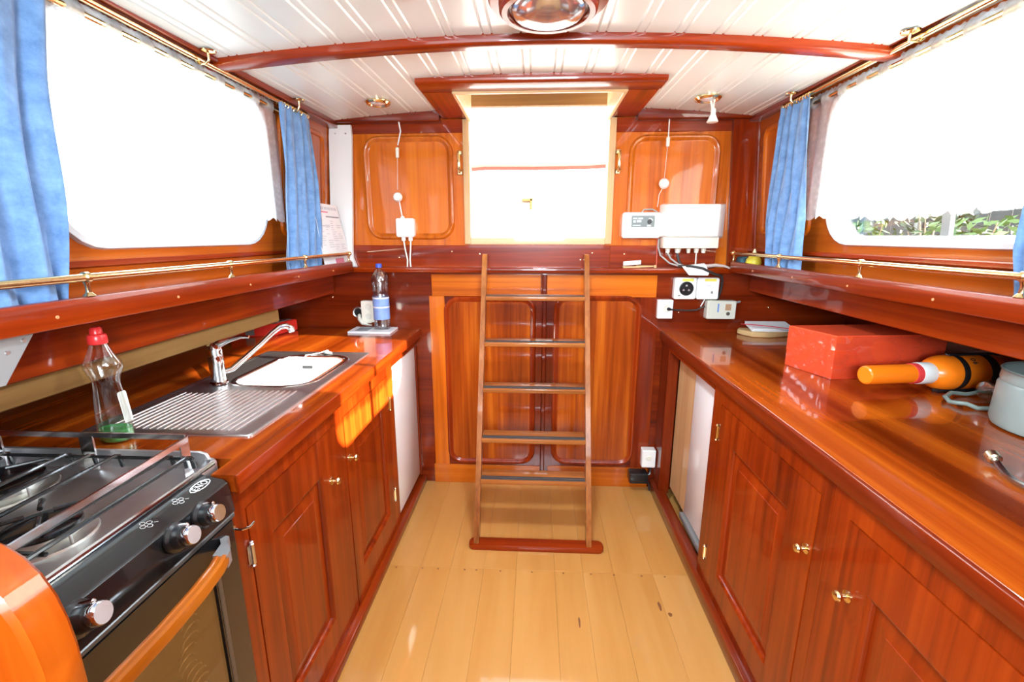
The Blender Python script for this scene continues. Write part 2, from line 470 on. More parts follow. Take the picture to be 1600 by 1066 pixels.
# ---------------------------------------------------------------- bulkhead ahead
wbk = struct(empty('wall_back', (0, YB, 0)))
WX = mXZ(YB)
MB().plate([(-1.15, 1.262), (1.17, 1.262), (1.125, 2.10), (.385, 2.10), (.385, 1.425), (-.365, 1.425), (-.365, 2.10), (-1.10, 2.10)], [], WX, 0, -.03).build('upper_bulkhead', wood('amber', 'z'), wbk)
MB().plate([(-1.66, -.05), (1.66, -.05), (1.66, 1.262), (-1.66, 1.262)], [], WX, 0, -.03).build('lower_bulkhead', wood('deep', 'x'), wbk)
for (u0, u1) in ((-1.10, .3935), (.395, .945)):
    MB().box(u0, u1, YB - .006, YB, 1.288, 1.405, .002, 1).build('board', wood('mahogany', 'x'), wbk)
MB().box(-.985, -.366, YB - .005, YB, 1.967, 2.03, .002, 1).build('board', wood('mahogany', 'x'), wbk)
MB().box(.386, .97, YB - .005, YB, 1.962, 2.03, .002, 1).build('board', wood('mahogany', 'x'), wbk)
UP = [(0, 0), (.003, .009), (.010, .014), (.018, .013), (.026, .006), (.031, .003), (.036, .003)]
def panel(name, u0, u1, v0, v1, r, kind, prof=UP):
    m = MB().mould(u0, u1, v0, v1, r, prof, WX, False).build('panel_moulding', wood(kind if kind != 'stripe' else 'mahogany', 'z'), wbk)
    i = prof[-1][0]
    MB().prism(rrect(u0 + i - .003, u1 - i + .003, v0 + i - .003, v1 - i + .003, max(r - i, .02)), WX, 0, prof[-1][1] + .0004).build('panel', wood(kind, 'z'), wbk)
panel('p', -.905, -.432, 1.435, 1.958, .085, 'amber')
panel('p', .468, .925, 1.435, 1.95, .085, 'amber')
# lower frame with its two tall panels
MB().box(-.568, .031, YB - .009, YB, 1.131, 1.25, .0015, 1).build('rail', wood('amber', 'x'), wbk)
MB().box(.055, .652, YB - .009, YB, 1.131, 1.25, .0015, 1).build('rail', wood('amber', 'x'), wbk)
MB().box(-.592, .055, YB - .009, YB, 0, .118, .0015, 1).build('rail', wood('amber', 'x'), wbk)
MB().box(.085, .672, YB - .009, YB, 0, .122, .0015, 1).build('rail', wood('amber', 'x'), wbk)
MB().box(-.585, -.50, YB - .007, YB, .118, 1.131, .0015, 1).build('stile', wood('amber', 'z'), wbk)
MB().box(.57, .668, YB - .007, YB, .122, 1.131, .0015, 1).build('stile', wood('deep', 'z'), wbk)
panel('p', -.507, .008, .128, 1.131, .085, 'stripe')
panel('p', .103, .582, .135, 1.141, .085, 'stripe')
r = MB(); zz = [.03, .4, .8, 1.252]
r.loft([[(.039 + dx, YB - .007 - dy, z) for dx, dy in ((0, 0), (0, .012), (.006, .02), (.020, .02), (.026, .012), (.026, 0))] for z in zz])
r.build('centre_rib', wood('deep', 'z'), wbk)
MB().box(.006, .105, YB - .005, YB, .12, 1.131, .001, 1).build('stile', wood('deep', 'z'), wbk)
# screw heads
for x, z in ((-.45, 1.372), (-.30, 1.36), (.30, 1.365), (.24, 1.33), (.47, 1.36), (-.74, 1.34), (-1.13, 1.12), (.78, 1.05), (1.25, 1.08), (.76, 1.21)):
    MB().lathe([(.004, 0), (.004, .002), (.002, .003)], (x, YB - .005, z), (0, -1, 0), 8).build('screw', BRASS, wbk)
# ledge and arch trims
struct(MB().box(-1.12, 1.14, 2.435, YB - .001, 1.263, 1.290, .006).build('trim_5', wood('mahogany', 'x')))
struct(arc_beam(-1.05, -.487, 2.44, YB - .001, .004, 0, flat=2.012).build('trim_6', wood('deep', 'x')))
struct(arc_beam(.492, 1.06, 2.44, YB - .001, .004, 0, flat=2.010).build('trim_7', wood('deep', 'x')))
# white painted post at the left corner, varnished post at the right corner
po = MB().prism([(-1.108, 1.291), (-.972, 1.291), (-.986, 1.335), (-.986, 1.38), (-.945, 1.955), (-.948, 2.005), (-1.058, 2.005), (-1.064, 1.955)], WX, .012, .034, .002)
po = struct(po.build('trim_8', WHITEPAINT))
for x in (-1.03, -.975): MB().lathe([(.005, 0), (.004, .002)], (x, YB - .034, 1.965), (0, -1, 0), 8).build('screw', STEEL, po)
struct(MB().prism([(1.005, 1.29), (1.125, 1.29), (1.075, 2.02), (.962, 2.02)], WX, .002, .028, .004).build('trim_9', wood('mahogany', 'z')))
struct(MB().tube([(1.135, YB - .03, 1.30), (1.083, YB - .03, 2.01)], .010, 10).build('trim_10', wood('mahogany', 'z')))

# ---------------------------------------------------------------- companionway: jambs, hatch coaming
PALE = wood('pale', 'z'); PALEX = wood('pale', 'x'); PALEY = wood('pale', 'y')
door = struct(empty('door_1', (0, YB, 1.425)))
MB().box(-.378, -.3445, YB - .013, YB + .07, 1.412, 2.03, .002, 1).build('jamb', PALE, door)
MB().box(.3635, .398, YB - .013, YB + .07, 1.412, 2.03, .002, 1).build('jamb', PALE, door)
MB().box(-.3445, .3635, YB - .013, YB + .07, 1.410, 1.444, .002, 1).build('sill', PALEX, door)
ha = struct(empty('trim_11', (0, 2.2, 2.03)), 'varnished hatch frame with pale lining on the ceiling above the ladder')
arc_beam(-.478, .497, 1.94, 2.06, .004, 0, flat=2.032, bev=.008).build('frame_board', wood('mahogany', 'x'), ha)
for (x0, x1) in ((-.478, -.348), (.364, .492)):
    rings = []
    for x in (x0, x1):
        rings.append([(x, 2.06, 2.032), (x, YB, 2.032), (x, YB, zc(x, YB) + .004), (x, 2.06, zc(x, 2.06) + .004)])
    MB().loft(rings).build('frame_board', wood('mahogany', 'y'), ha)
MB().box(-.352, -.336, 2.06, YB + .03, 2.024, 2.216, .002, 1).build('coaming', PALEY, ha)
MB().box(.352, .368, 2.06, YB + .03, 2.024, 2.216, .002, 1).build('coaming', PALEY, ha)
MB().box(-.352, .368, 2.050, 2.066, 2.024, 2.216, .002, 1).build('coaming', PALEX, ha)
MB().box(-.47, .48, 1.98, 2.76, 2.218, 2.245, .006).build('sliding_cover', WHITEPAINT, ha)
MB().box(-.44, .45, 2.70, 2.74, 2.142, 2.215, .003, 1).build('hatch_stop_beam', wood('batten', 'x'), ha)
for x in (-.43, .41): MB().box(x, x + .025, 2.48, 2.74, 2.12, 2.20, .003, 1).build('runner', WHITEPAINT, ha)

# ---------------------------------------------------------------- outside
ck = thing('cockpit_bulkhead', 'white cockpit bulkhead with red top edge seen through the open companionway', 'bulkhead', (0, 3.42, .4))
MB().box(-1.6, 1.6, 3.42, 3.46, .4, 1.905, .004, 1).build('white_panel', plain('white_gelcoat', (.85, .85, .84), .3, 0, .3), ck)
MB().tube([(-1.6, 3.40, 1.928), (-.47, 3.40, 1.920), (-.36, 3.40, 1.928), (0, 3.39, 1.924), (.36, 3.40, 1.930), (.47, 3.40, 1.936), (1.6, 3.40, 1.934)], .021, 8).build('red_edging', plain('red_canvas', (.62, .06, .04), .7), ck)
MB().box(-.42, .42, 3.412, 3.42, 1.688, 1.695).build('seam_strip', plain('seam_grey', (.30, .27, .20), .6), ck)
l = MB().box(-.10, -.02, 3.39, 3.42, 1.695, 1.715, .004, 1).box(-.045, -.025, 3.39, 3.42, 1.64, 1.72, .004, 1)
l.build('latch', plain('dull_bronze', (.16, .095, .02), .5), ck)
MB().box(-1.6, 1.6, 2.54, 3.42, .40, .43).build('cockpit_floor', plain('deck_white', (.72, .72, .70), .5, noise=.05), ck)
gr = struct(MB().box(3.2, 40, -25, 40, -.9, -.4).build('ground', plain('lawn', (.06, .10, .03), .9, noise=.5, nscale=3)))
wa = struct(MB().box(-60, 3.2, -40, 60, -.95, -.6).build('water', plain('water_grey', (.30, .36, .38), .15, noise=.15, nscale=1.5)))
fe = thing('garden_fence', 'dark weathered board fence beyond the right window', 'fence', (8.4, 6, -.4))
FM = plain('fence_grey', (.045, .048, .045), .8, noise=.3, nscale=6)
for i in range(46):
    y = -2 + i * .4
    MB().box(8.38, 8.41, y, y + .385, -.4, 1.95 + .05 * math.sin(i * 2.3), .004, 1).build('board', FM, fe)
for i in range(6):
    y = 1 + i * 2.4
    MB().box(8.22, 8.32, y, y + .10, -.4, 2.05, .006, 1).build('post', plain('fence_post', (.20, .19, .165), .8, noise=.2), fe)
LEAFS = [plain('leaf_light', (.075, .125, .028), .6, noise=.3, nscale=9), plain('leaf_mid', (.04, .065, .026), .6, noise=.3, nscale=9), plain('leaf_dry', (.12, .078, .055), .7, noise=.3, nscale=9)]
def bush(x, y, h, rad, mi, lab, n=420):
    t = thing('garden_bush', lab, 'bush', (x, y, -.4))
    st = MB()
    for i in range(7):
        a = i * .9
        st.tube([(x, y, -.4), (x + .15 * math.cos(a) * rad, y + .15 * math.sin(a) * rad, h * .4), (x + rad * .7 * math.cos(a), y + rad * .7 * math.sin(a), h * (.7 + .25 * (i % 3) / 2))], [.03, .02, .008], 5)
    st.build('stem', plain('bush_stem', (.30, .20, .13), .8, noise=.2), t)
    lf = MB()
    for i in range(n):
        a = random.uniform(0, 6.283); q = random.random() ** .5 * rad; zz = random.uniform(.15, 1) * h
        q *= math.sin(min(1, zz / h) * 2.6) + .2
        c = Vector((x + q * math.cos(a), y + q * math.sin(a), zz)); d = Vector((random.uniform(-1, 1), random.uniform(-1, 1), random.uniform(-.5, 1))).normalized() * .09
        w = d.cross(Vector((random.uniform(-1, 1), random.uniform(-1, 1), random.uniform(-1, 1)))).normalized() * .035
        lf.raw([c - d, c + w, c + d, c - w], [[0, 1, 2, 3]])
    o = lf.build('leaves', LEAFS[mi], t); o['kind'] = 'stuff'
bush(6.6, 9.6, 1.75, .55, 0, 'small bright green bush beyond the far end of right window')
bush(6.4, 7.2, 1.72, .6, 0, 'round yellow-green bush outside right window near its upright bar')
bush(6.8, 8.4, 2.2, .5, 1, 'tall thin darker bush between the two bright green ones')
bush(6.2, 5.3, 2.1, .6, 2, 'bare reddish twiggy shrub outside nearest end of right window', 160)

# ================================================================== FURNITURE
MX, MY, MZ = wood('mahogany', 'x'), wood('mahogany', 'y'), wood('mahogany', 'z')
# ---- worktops
def sink_hole(): return rrect(-1.085, -.80, 1.475, 1.865, .07)
lt = MB()
edge = [(-.645, .872), (-.645, 2.499), (-1.655, 2.499), (-1.655, .945), (-.70, .945), (-.70, .872)]
lt.plate(edge, [sink_hole()], mXY(.905), 0, .040)
tag(lt.build('countertop', wood('counter', 'y')), 'glossy brown wooden worktop around the steel sink', 'worktop')
MB().box(-.652, -.640, .872, 2.499, .899, .9445, .0028).build('nosing', wood('mahogany', 'y'), bpy.data.objects['countertop'])
rt = MB().box(.700, 1.655, -.9, 2.499, .905, .945, .002, 1)
tag(rt.build('countertop', wood('counter', 'y')), 'long glossy brown wooden worktop under the red box', 'worktop')
MB().box(.688, .702, -.9, 2.499, .899, .9445, .002).build('nosing', wood('deep', 'y'), bpy.data.objects['countertop.001'])

DP = [(0, -.003), (.0015, 0)]
def brass_knob(name, base, s, par):
    MB().lathe([(.014, 0), (.014, .002), (.005, .004), (.0045, .012), (.011, .017), (.0125, .022), (.010, .027), (.003, .029)], base, (s, 0, 0), 18).build(name, BRASS, par)
def hinge(base, s, par, m):
    x, y, z = base
    h = MB().lathe([(.0035, -.034), (.0055, -.032), (.0035, -.028), (.006, -.026), (.006, .026), (.0035, .028), (.0055, .032), (.0035, .034)], (x + s * .004, y, z), (0, 0, 1), 10)
    h.box(x, x + s * .002, y - .012, y + .012, z - .024, z + .024)
    h.build('hinge', m, par)
def cabinet(label, s, X, y0, y1, dy0, dy1, dz0, dz1, py0, py1, pz0, pz1, ky, kz, hys, hm, deep=.55):
    """s: which way the front faces"""
    c = thing('base_cabinet', label, 'cabinet', (X - s * .25, (y0 + y1) / 2, 0))
    b = MB()
    for ya, yb in ((y0 + .0006, y0 + .016), (y1 - .016, y1 - .0006)): b.box(X - s * deep, X - s * .022, ya, yb, .042, .9025)
    b.box(X - s * deep, X - s * (deep - .015), y0 + .016, y1 - .016, .042, .9025).box(X - s * deep, X - s * .022, y0 + .016, y1 - .016, .042, .058)
    m = mYZ(X, s)
    # face frame
    b.plate([(y0 + .0006, .042), (y1 - .0006, .042), (y1 - .0006, .9025), (y0 + .0006, .9025)], [[(dy0 - .0025, dz0 - .0025), (dy1 + .0025, dz0 - .0025), (dy1 + .0025, dz1 + .0025), (dy0 - .0025, dz1 + .0025)]], m, 0, -.022)
    b.build('body', MZ, c)
    d = MB()
    i = [(dy0, dz0), (dy1, dz0), (dy1, dz1), (dy0, dz1)]; p = [(py0, pz0), (py1, pz0), (py1, pz1), (py0, pz1)]
    d.plate(i, [p], m, .002, -.0215)
    do = d.build('door', MZ, c)
    # raised-and-fielded centre with a bolection moulding round it
    MB().mould(py0 - .0005, py1 + .0005, pz0 - .0005, pz1 + .0005, .001, [(0, .002), (.003, .0012), (.008, -.002), (.011, -.007), (.012, -.0125), (.016, -.0135)], m, False, 2).build('moulding', MZ, do, sharp=30)
    w = .050
    MB().mould(py0 + .004, py1 - .004, pz0 + .004, pz1 - .004, .001, [(0, -.0125), (.016, -.0125), (w, -.0065), (w + .0015, -.0050)], m, True, 2).build('panel', wood('mahogany', 'z'), do, sharp=12)
    if ky: brass_knob('knob', (X + s * .002, ky, kz), s, do)
    for hy, hz in hys: hinge((X + s * .001, hy, hz), s, do, hm)
    return c
cabinet('dark red cabinet beside the stove with steel hinge and brass knob', 1, -.668, .872, 1.440, .920, 1.402, .052, .832, 1.005, 1.285, .175, .712, 1.345, .66, [(.915, .716), (.915, .17)], STEEL)
cabinet('dark red cabinet between the stove cabinet and the tall white panel', 1, -.668, 1.440, 2.035, 1.472, 1.955, .052, .832, 1.545, 1.885, .175, .712, 1.500, .665, [(1.962, .70), (1.962, .235)], BRASS)
cabinet('dark red cabinet next to the white fridge with two brass hinges', -1, .705, 1.000, 1.735, 1.045, 1.655, .095, .835, 1.165, 1.545, .185, .718, 1.066, .668, [(1.664, .722), (1.664, .20)], BRASS)
cabinet('dark red cabinet nearest the camera with brass knob, cut by the frame', -1, .705, .300, 1.000, .360, .937, .095, .835, .44, .855, .185, .718, .905, .668, [(.352, .7), (.352, .2)], BRASS)
# white appliance at the end of the left row
ap = thing('built_in_fridge', 'plain white flush fridge door at the far end of the left cabinets', 'fridge', (-.9, 2.26, 0))
MB().box(-1.2, -.700, 2.038, 2.498, .05, .9).build('body', wood('deep', 'z'), ap)
MB().box(-.700, -.676, 2.050, 2.470, .065, .848, .004).build('door', plain('fridge_white', (.90, .92, .92), .25, 0, .4), ap)
MB().box(-.700, -.668, 2.038, 2.498, .853, .9025, .001, 1).build('rail', MY, ap)
MB().box(-.700, -.668, 2.474, 2.498, .05, .853, .001, 1).build('stile', wood('deep', 'z'), ap)
MB().box(-.700, -.690, 2.045, 2.474, .042, .062).build('gap_strip', BLACKPL, ap)
# fridge in the recess on the right
fr = thing('built_in_fridge', 'white fridge door with grey foot rail recessed under the right worktop', 'fridge', (1.0, 2.05, 0))
MB().box(.79, 1.25, 1.74, 2.36, .06, .9).build('body', GREYPL, fr)
MB().box(.757, .79, 1.745, 2.095, .10, .87, .006).build('door', plain('fridge_white', (.90, .92, .92), .25, 0, .4), fr)
MB().box(.765, .79, 2.10, 2.36, .085, .89, .002, 1).build('side_board', PALE, fr)
MB().box(.742, .79, 1.745, 2.11, .062, .092, .004).build('foot_rail', GREYPL, fr)
MB().box(.752, .756, 1.762, 1.775, .60, .625).build('sticker', plain('green_sticker', (.1, .5, .25), .5), fr)
fs = struct(MB().box(.705, .76, 2.36, 2.498, .042, .9025, .002, 1).build('trim_12', wood('deep', 'z')), 'dark stile between the right fridge and the bulkhead')
struct(MB().box(.705, .745, 1.737, 2.358, .866, .9025, .002, 1).build('trim_13', MY))
# plinths
struct(MB().box(-.70, -.642, .872, 2.497, 0, .040, .006).build('baseboard_left', MY))
struct(MB().box(.682, .74, .30, 2.497, 0, .060, .004).build('baseboard_right', wood('deep', 'y')))

# ---- side shelves with fascia, and the boards below
def shelf(s, xf, z0, z1, lab, xb, zb, yend):
    t = thing('side_shelf', lab, 'shelf', (.01 + s * 1.05, .8, z0))
    a, b = sorted((xf + s * .02, .01 + s * 1.128))
    MB().box(a, b, -1.55, yend - .005, 1.2905, 1.302, .002, 1).build('shelf_board', MY, t)
    f = MB().box(*sorted((xf, xf + s * .022)), -1.55, yend, z0, z1, .005)
    f.build('fascia', MY, t)
    MB().box(*sorted((xb, xb + s * .018)), -1.55, YB - .012, zb, 1.2615, .003, 1).build('lower_board', MY, t)
    for y in (.62, .86, 1.18, 1.5, 1.82, 2.15): MB().lathe([(.004, 0), (.003, .0015)], (xf, y, (z0 + z1) / 2 - .004), (-s, 0, 0), 8).build('screw', plain('copper_plug', (.55, .25, .1), .4), t)
    return t
shelf(-1, -.958, 1.268, 1.324, 'dark red fascia shelf running under the left window', -1.113, 1.143, 2.39)
shelf(1, .985, 1.276, 1.328, 'dark red fascia shelf running under the right window', 1.132, 1.170, 2.40)
struct(MB().box(-1.165, -1.133, -1.5, 1.95, 1.084, 1.19, .003, 1).build('trim_14', wood('batten', 'y')), 'bare pale batten below the left shelf')
struct(MB().box(-1.60, -1.58, -1.5, 2.49, .9455, 1.262).build('trim_15', wood('lining', 'y')), 'dark lining board at the back of the left worktop')

def rail(s, x, z, ys, y0, yend, lab, zb=1.3245):
    t = thing('gallery_rail', lab, 'rail', (x, 1, 1.325))
    MB().tube([(x, y0, z), (x, yend, z)], .0085, 14).build('bar', BRASS, t)
    for y in ys:
        MB().lathe([(.012, 0), (.010, .003), (.0055, .008), (.0048, .022), (.007, .030), (.0085, .036)], (x, y, zb), (0, 0, 1), 12).tube([(x, y - .007, z), (x, y - .004, z), (x, y + .004, z), (x, y + .007, z)], [.0095, .0125, .0125, .0095], 14).build('post', BRASS, t)
    MB().lathe([(.009, 0), (.011, .002), (.011, .010), (.006, .014)], (x, yend - .004, z), (0, 1, 0), 12).build('end_cap', BRASS, t)
rail(-1, -.968, 1.364, (.465, .945, 1.424, 1.905, 2.365), -.3, 2.375, 'brass rail on small posts along the left shelf')
rail(1, .998, 1.370, (.515, .99, 1.474, 1.955, 2.395), -.3, 2.405, 'brass rail on small posts along the right shelf', 1.3285)

# ---- curtains
def curtain_rod(s, x, z, y0, y1, lab, brs):
    t = thing('curtain_rod', lab, 'curtain rod', (x, 1.2, z))
    MB().tube([(x, y0, z), (x, y1, z)], .0085, 12).build('rod', BRASS, t)
    for y in brs:
        zt = zc(x - s * .04, y)
        b = MB().lathe([(.024, -.004), (.022, -.008), (.008, -.010)], (x - s * .03, y, zt), (0, 0, 1), 16, True, True)
        b.tube([(x - s * .03, y, zt - .008), (x - s * .03, y, zt - .03), (x - s * .018, y, z - .012), (x, y, z - .012), (x + s * .01, y, z - .004)], .004, 8)
        b.build('bracket', BRASS, t)
    MB().lathe([(.0085, 0), (.013, .004), (.012, .014), (.005, .02)], (x, y1, z), (0, 1, 0), 12).build('finial', BRASS, t)
    return t
curtain_rod(-1, -1.030, 1.977, .25, 2.16, 'long brass curtain rod above the left window', (1.50, 2.05))
curtain_rod(1, 1.047, 1.985, .25, 2.16, 'long brass curtain rod above the right window', (1.46, 2.06))
def lace_rod(s, x, y0, y1, lab):
    t = thing('lace_rod', lab, 'curtain rod', (x, 1.5, 1.953))
    MB().tube([(x, y0, 1.953), (x, y1, 1.953)], .0075, 10).build('rod', BRASS, t)
    for y in (y0 + .01, y1 - .01): MB().tube([(x, y, 1.953), (x + s * .03, y, 1.953)], .004, 8).build('bracket', BRASS, t)
lace_rod(-1, -1.054, .93, 1.99, 'thin brass rod threaded through the left lace curtain')
lace_rod(1, 1.072, .93, 2.07, 'thin brass rod threaded through the right lace curtain')
def lace(s, x, y0, y1, lab, zb=1.507):
    nu = int((y1 - y0) / .0045); nv = 26; vs = []; fs = []; pt = .098
    for j in range(nv + 1):
        for i in range(nu + 1):
            y = y0 + (y1 - y0) * i / nu
            ph = ((y - y0) % pt) / pt
            ztop = 1.977 + .0025 * math.sin(y * 260) + .002 * math.sin(y * 97)
            zbot = zb + .004 - .014 * abs(math.sin(math.pi * y / .042)) - .010 * math.sin(y * 9 + 1)
            tt = j / nv
            if j <= 8: z = ztop + (1.932 - ztop) * j / 8
            else: z = 1.932 + (zbot - 1.932) * (j - 8) / (nv - 8)
            near = min(1, max(0, 1.6 - abs(z - 1.953) / .014))
            sq = max(-1, min(1, 4.0 * math.sin(2 * math.pi * ph)))
            wv = .0105 * sq * near
            low = max(0, (1.93 - z) / .42)
            fold = .007 * math.sin(2 * math.pi * (y - y0) / .066 + .8 * math.sin(y * 7)) * (.35 + .65 * low) * (1 - .8 * near)
            vs.append((x + s * (wv + fold), y, z))
    for j in range(nv):
        for i in range(nu):
            a = j * (nu + 1) + i; fs.append([a, a + 1, a + nu + 2, a + nu + 1])
    o = MB().raw(vs, fs).build('lace_curtain', LACE, None, 80)
    return tag(o, lab, 'curtain')
lace(-1, -1.054, .955, 1.955, 'white lace curtain with scalloped hem across the left window', 1.512)
lace(1, 1.072, .955, 2.045, 'white lace curtain with scalloped hem across the right window', 1.516)
def blue_curtain(lab, edge0, edge1, s, xf, nf, amp, seed=0, zs=None):
    """edge0/edge1: list of (z, y) down each side"""
    rnd = random.Random(seed); vs = []; fs = []; nu = nf * 14; nv = 40
    def at(e, z):
        for (za, ya), (zb_, yb_) in zip(e, e[1:]):
            if zb_ <= z <= za: return ya + (yb_ - ya) * (za - z) / (za - zb_)
        return e[0][1] if z > e[0][0] else e[-1][1]
    zt = edge0[0][0]; zb = edge0[-1][0]; ph = rnd.uniform(0, 6)
    for j in range(nv + 1):
        z = zt + (zb - zt) * j / nv; low = j / nv
        for i in range(nu + 1):
            u = i / nu
            y = at(edge0, z) + (at(edge1, z) - at(edge0, z)) * u
            f = math.sin(2 * math.pi * nf * (u + .05 * math.sin(low * 3 + ph)) + .5 * math.sin(5 * u + ph + low * 2)) + .3 * math.sin(2 * math.pi * nf * 2.3 * u + low * 4 + ph)
            pl = .5 + .5 * low if low > .06 else .35
            vs.append((xf(z) + s * amp * f * pl, y + .004 * math.sin(low * 9 + u * 13 + ph), z - (.004 * math.sin(u * 17) if j == nv else 0)))
    for j in range(nv):
        for i in range(nu):
            a = j * (nu + 1) + i; fs.append([a, a + 1, a + nu + 2, a + nu + 1])
    o = MB().raw(vs, fs).build('blue_curtain', BLUE, None, 80)
    md = o.modifiers.new('thick', 'SOLIDIFY'); md.thickness = .0015
    return tag(o, lab, 'curtain')
zb = 1.306
blue_curtain('wide blue curtain hanging nearest the camera beside the left window', [(1.99, .58), (1.7, .56), (zb, .56)], [(1.99, 1.03), (1.76, .995), (1.5, .968), (zb, .950)], 1, lambda z: -1.020, 5, .019, 1)
blue_curtain('gathered blue curtain at the far end of the left window, beside the notice', [(1.976, 1.935), (1.7, 1.905), (1.5, 1.875), (1.35, 1.845), (zb, 1.85)], [(1.976, 2.175), (1.7, 2.20), (1.5, 2.19), (zb, 2.15)], 1, lambda z: -1.022, 4, .014, 2)
blue_curtain('gathered blue curtain at the far end of the right window', [(1.982, 1.955), (1.80, 1.93), (1.65, 1.905), (1.52, 1.89), (1.42, 1.90), (zb, 1.90)], [(1.982, 2.165), (1.7, 2.19), (1.5, 2.20), (1.40, 2.185), (zb, 2.17)], -1, lambda z: 1.041, 4, .014, 3)
blue_curtain('blue curtain at the near end of right window, only its edge in view', [(1.985, .62), (1.7, .60), (zb, .60)], [(1.985, 1.06), (1.7, 1.045), (1.42, 1.075), (zb, 1.055)], -1, lambda z: 1.040, 5, .014, 4)
ORD = ['first', 'second', 'third', 'fourth', 'fifth', 'sixth', 'seventh', 'eighth', 'ninth', 'tenth']
def rings(x, ys, z, side):
    for i, y in enumerate(ys):
        o = MB().tube([(x + .0125 * math.cos(a * math.pi / 7), y + .001 * math.sin(a), z - .004 + .0125 * math.sin(a * math.pi / 7)) for a in range(14)], .0022, 6, closed=True).build('curtain_ring', BRASS)
        tag(o, '%s brass ring, counted from the lace, above the far blue curtain on the %s rod' % (ORD[i], side), 'curtain ring', 'curtain rings on the %s rod' % side)
rings(-1.030, [1.95 + .022 * i for i in range(10)], 1.977, 'left')
rings(1.047, [1.97 + .020 * i for i in range(9)], 1.985, 'right')

# ---- ladder
la = thing('ladder', 'varnished wooden companion ladder with five black-edged treads leaning on the bulkhead', 'ladder', (0, 1.93, 0))
def lad(z): return 1.915 + .368 * z      # plane of the ladder
def stile_pts(x, w=.024, d=.07):
    rings = []
    for z in (.028, .7, 1.30, 1.352, 1.362):
        e = 0 if z < 1.36 else .012
        y = lad(z)
        rings.append([(x - w / 2, y - d * .35 + e, z), (x + w / 2, y - d * .35 + e, z), (x + w / 2, y + d * .4 - e, z + .0), (x - w / 2, y + d * .4 - e, z)])
    return rings
def xs_(z, s): return s * (.262 + .004 * (1 - z / 1.36)) + .000
for s in (-1, 1):
    rings_ = []
    for z in (.028, .7, 1.28, 1.350, 1.362):
        e = 0 if z < 1.36 else .010; x = xs_(z, s); y = lad(z); w = .024; d = .062 if z < 1.29 else .05
        rings_.append([(x - w / 2, y - d / 2 + e, z), (x + w / 2, y - d / 2 + e, z), (x + w / 2, y + d / 2 - e, z), (x - w / 2, y + d / 2 - e, z)])
    MB().loft(rings_).build('stile', wood('ladder', 'z'), la)
for z in (1.157, .937, .722, .494, .312):
    y = lad(z); xw = xs_(z, 1) - .0115
    st = MB().box(-xw, xw, y - .050, y + .062, z - .022, z, .005).build('step', wood('ladder', 'x'), la)
    MB().box(-xw + .004, xw - .004, y - .040, y - .026, z - .0005, z + .0022, .001, 1).box(-xw + .004, xw - .004, y - .022, y - .008, z - .0005, z + .0022, .001, 1).build('tread_strip', RUBBER, st)
MB().prism(rrect(-.302, .336, 1.885, 1.945, .022), mXY(0), 0, .028, .006).build('foot_bar', wood('mahogany', 'x'), la)

# ---- stove
sv = thing('stove', 'black marine gas stove with steel hob, guard rail and wooden oven handle', 'stove', (-.95, .62, 0))
SY0, SY1 = .315, .930
HOB = plain('hob_steel', (.82, .83, .85), .38, 1.0, noise=.05, nscale=40)
bd = MB().box(-1.25, -.705, SY0, .858, .06, .925).box(-.705, -.668, SY0, .858, .06, .10)
bd.build('body', plain('stove_brown', (.030, .022, .016), .4), sv)
# hob tray with raised rim
hb = MB()
a = lambda i, z: [(u, v, z) for u, v in rrect(-1.275 + i, -.712 - i, SY0 + i, SY1 - i, max(.03 - i, .004), 5)]
hb.loft([a(0, .925), a(0, .952), a(.003, .957), a(.010, .957), a(.014, .952), a(.020, .936), a(.03, .932)], True, True)
hb.build('hob_tray', HOB, sv)
bk = MB()   # raised end plate with rounded corner
bk.prism([(-1.27, .925), (-.735, .925), (-.735, .955), (-.742, .968), (-.757, .973), (-1.27, .973)], lambda u, v, h: (u, SY1 - .012 + h, v), 0, .008, .0015)
bk.build('end_plate', HOB, sv)
MB().tube([(-.713, SY0, .958), (-.713, SY1 - .03, .958)], .0055, 8).build('front_trim', CHROME, sv)
# burners
for (x, y, rr) in ((-.855, .665, .052), (-1.105, .80, .072), (-1.10, .47, .052), (-.87, .43, .045)):
    b = MB().lathe([(rr + .022, .932), (rr + .020, .936), (rr + .008, .938), (rr, .941), (rr, .951)], (x, y, 0), (0, 0, 1), 28)
    bo = b.build('burner', plain('burner_aluminium', (.62, .60, .55), .32, .9), sv)
    MB().lathe([(rr - .004, .951), (rr + .003, .955), (rr + .002, .961), (rr - .006, .964), (rr - .03, .965)], (x, y, 0), (0, 0, 1), 28).build('burner_cap', BLACKEN, bo)
    MB().lathe([(.0025, .935), (.0025, .956), (.001, .962)], (x + rr + .014, y - .015, 0), (0, 0, 1), 8).build('igniter', WHITEPL, bo)
# pan supports: wires along Y bent down at the ends, short prongs over the burners
WIRE = plain('pan_support_black', (.03, .032, .033), .22, .3, .5)
for x in (-1.235, -1.175, -1.03, -.975, -.915, -.795, -.750):
    MB().tube([(x, SY0 + .02, .936), (x, SY0 + .025, .978), (x, SY0 + .035, .982), (x, SY1 - .055, .982), (x, SY1 - .045, .978), (x, SY1 - .04, .95)], .0042, 8).build('grate_bar', WIRE, sv)
for y in (.335, .575, .885):
    MB().tube([(-1.24, y, .974), (-.745, y, .974)], .0038, 8).build('grate_bar', WIRE, sv)
for (x, y, rr) in ((-.855, .665, .052), (-1.105, .80, .072)):
    for q in (45, 135, 225, 315):
        c, s_ = math.cos(R(q)), math.sin(R(q))
        MB().tube([(x + c * (rr + .02), y + s_ * (rr + .02), .974), (x + c * (rr + .004), y + s_ * (rr + .004), .982), (x + c * .018, y + s_ * .018, .982)], .0042, 8).build('grate_prong', WIRE, sv)
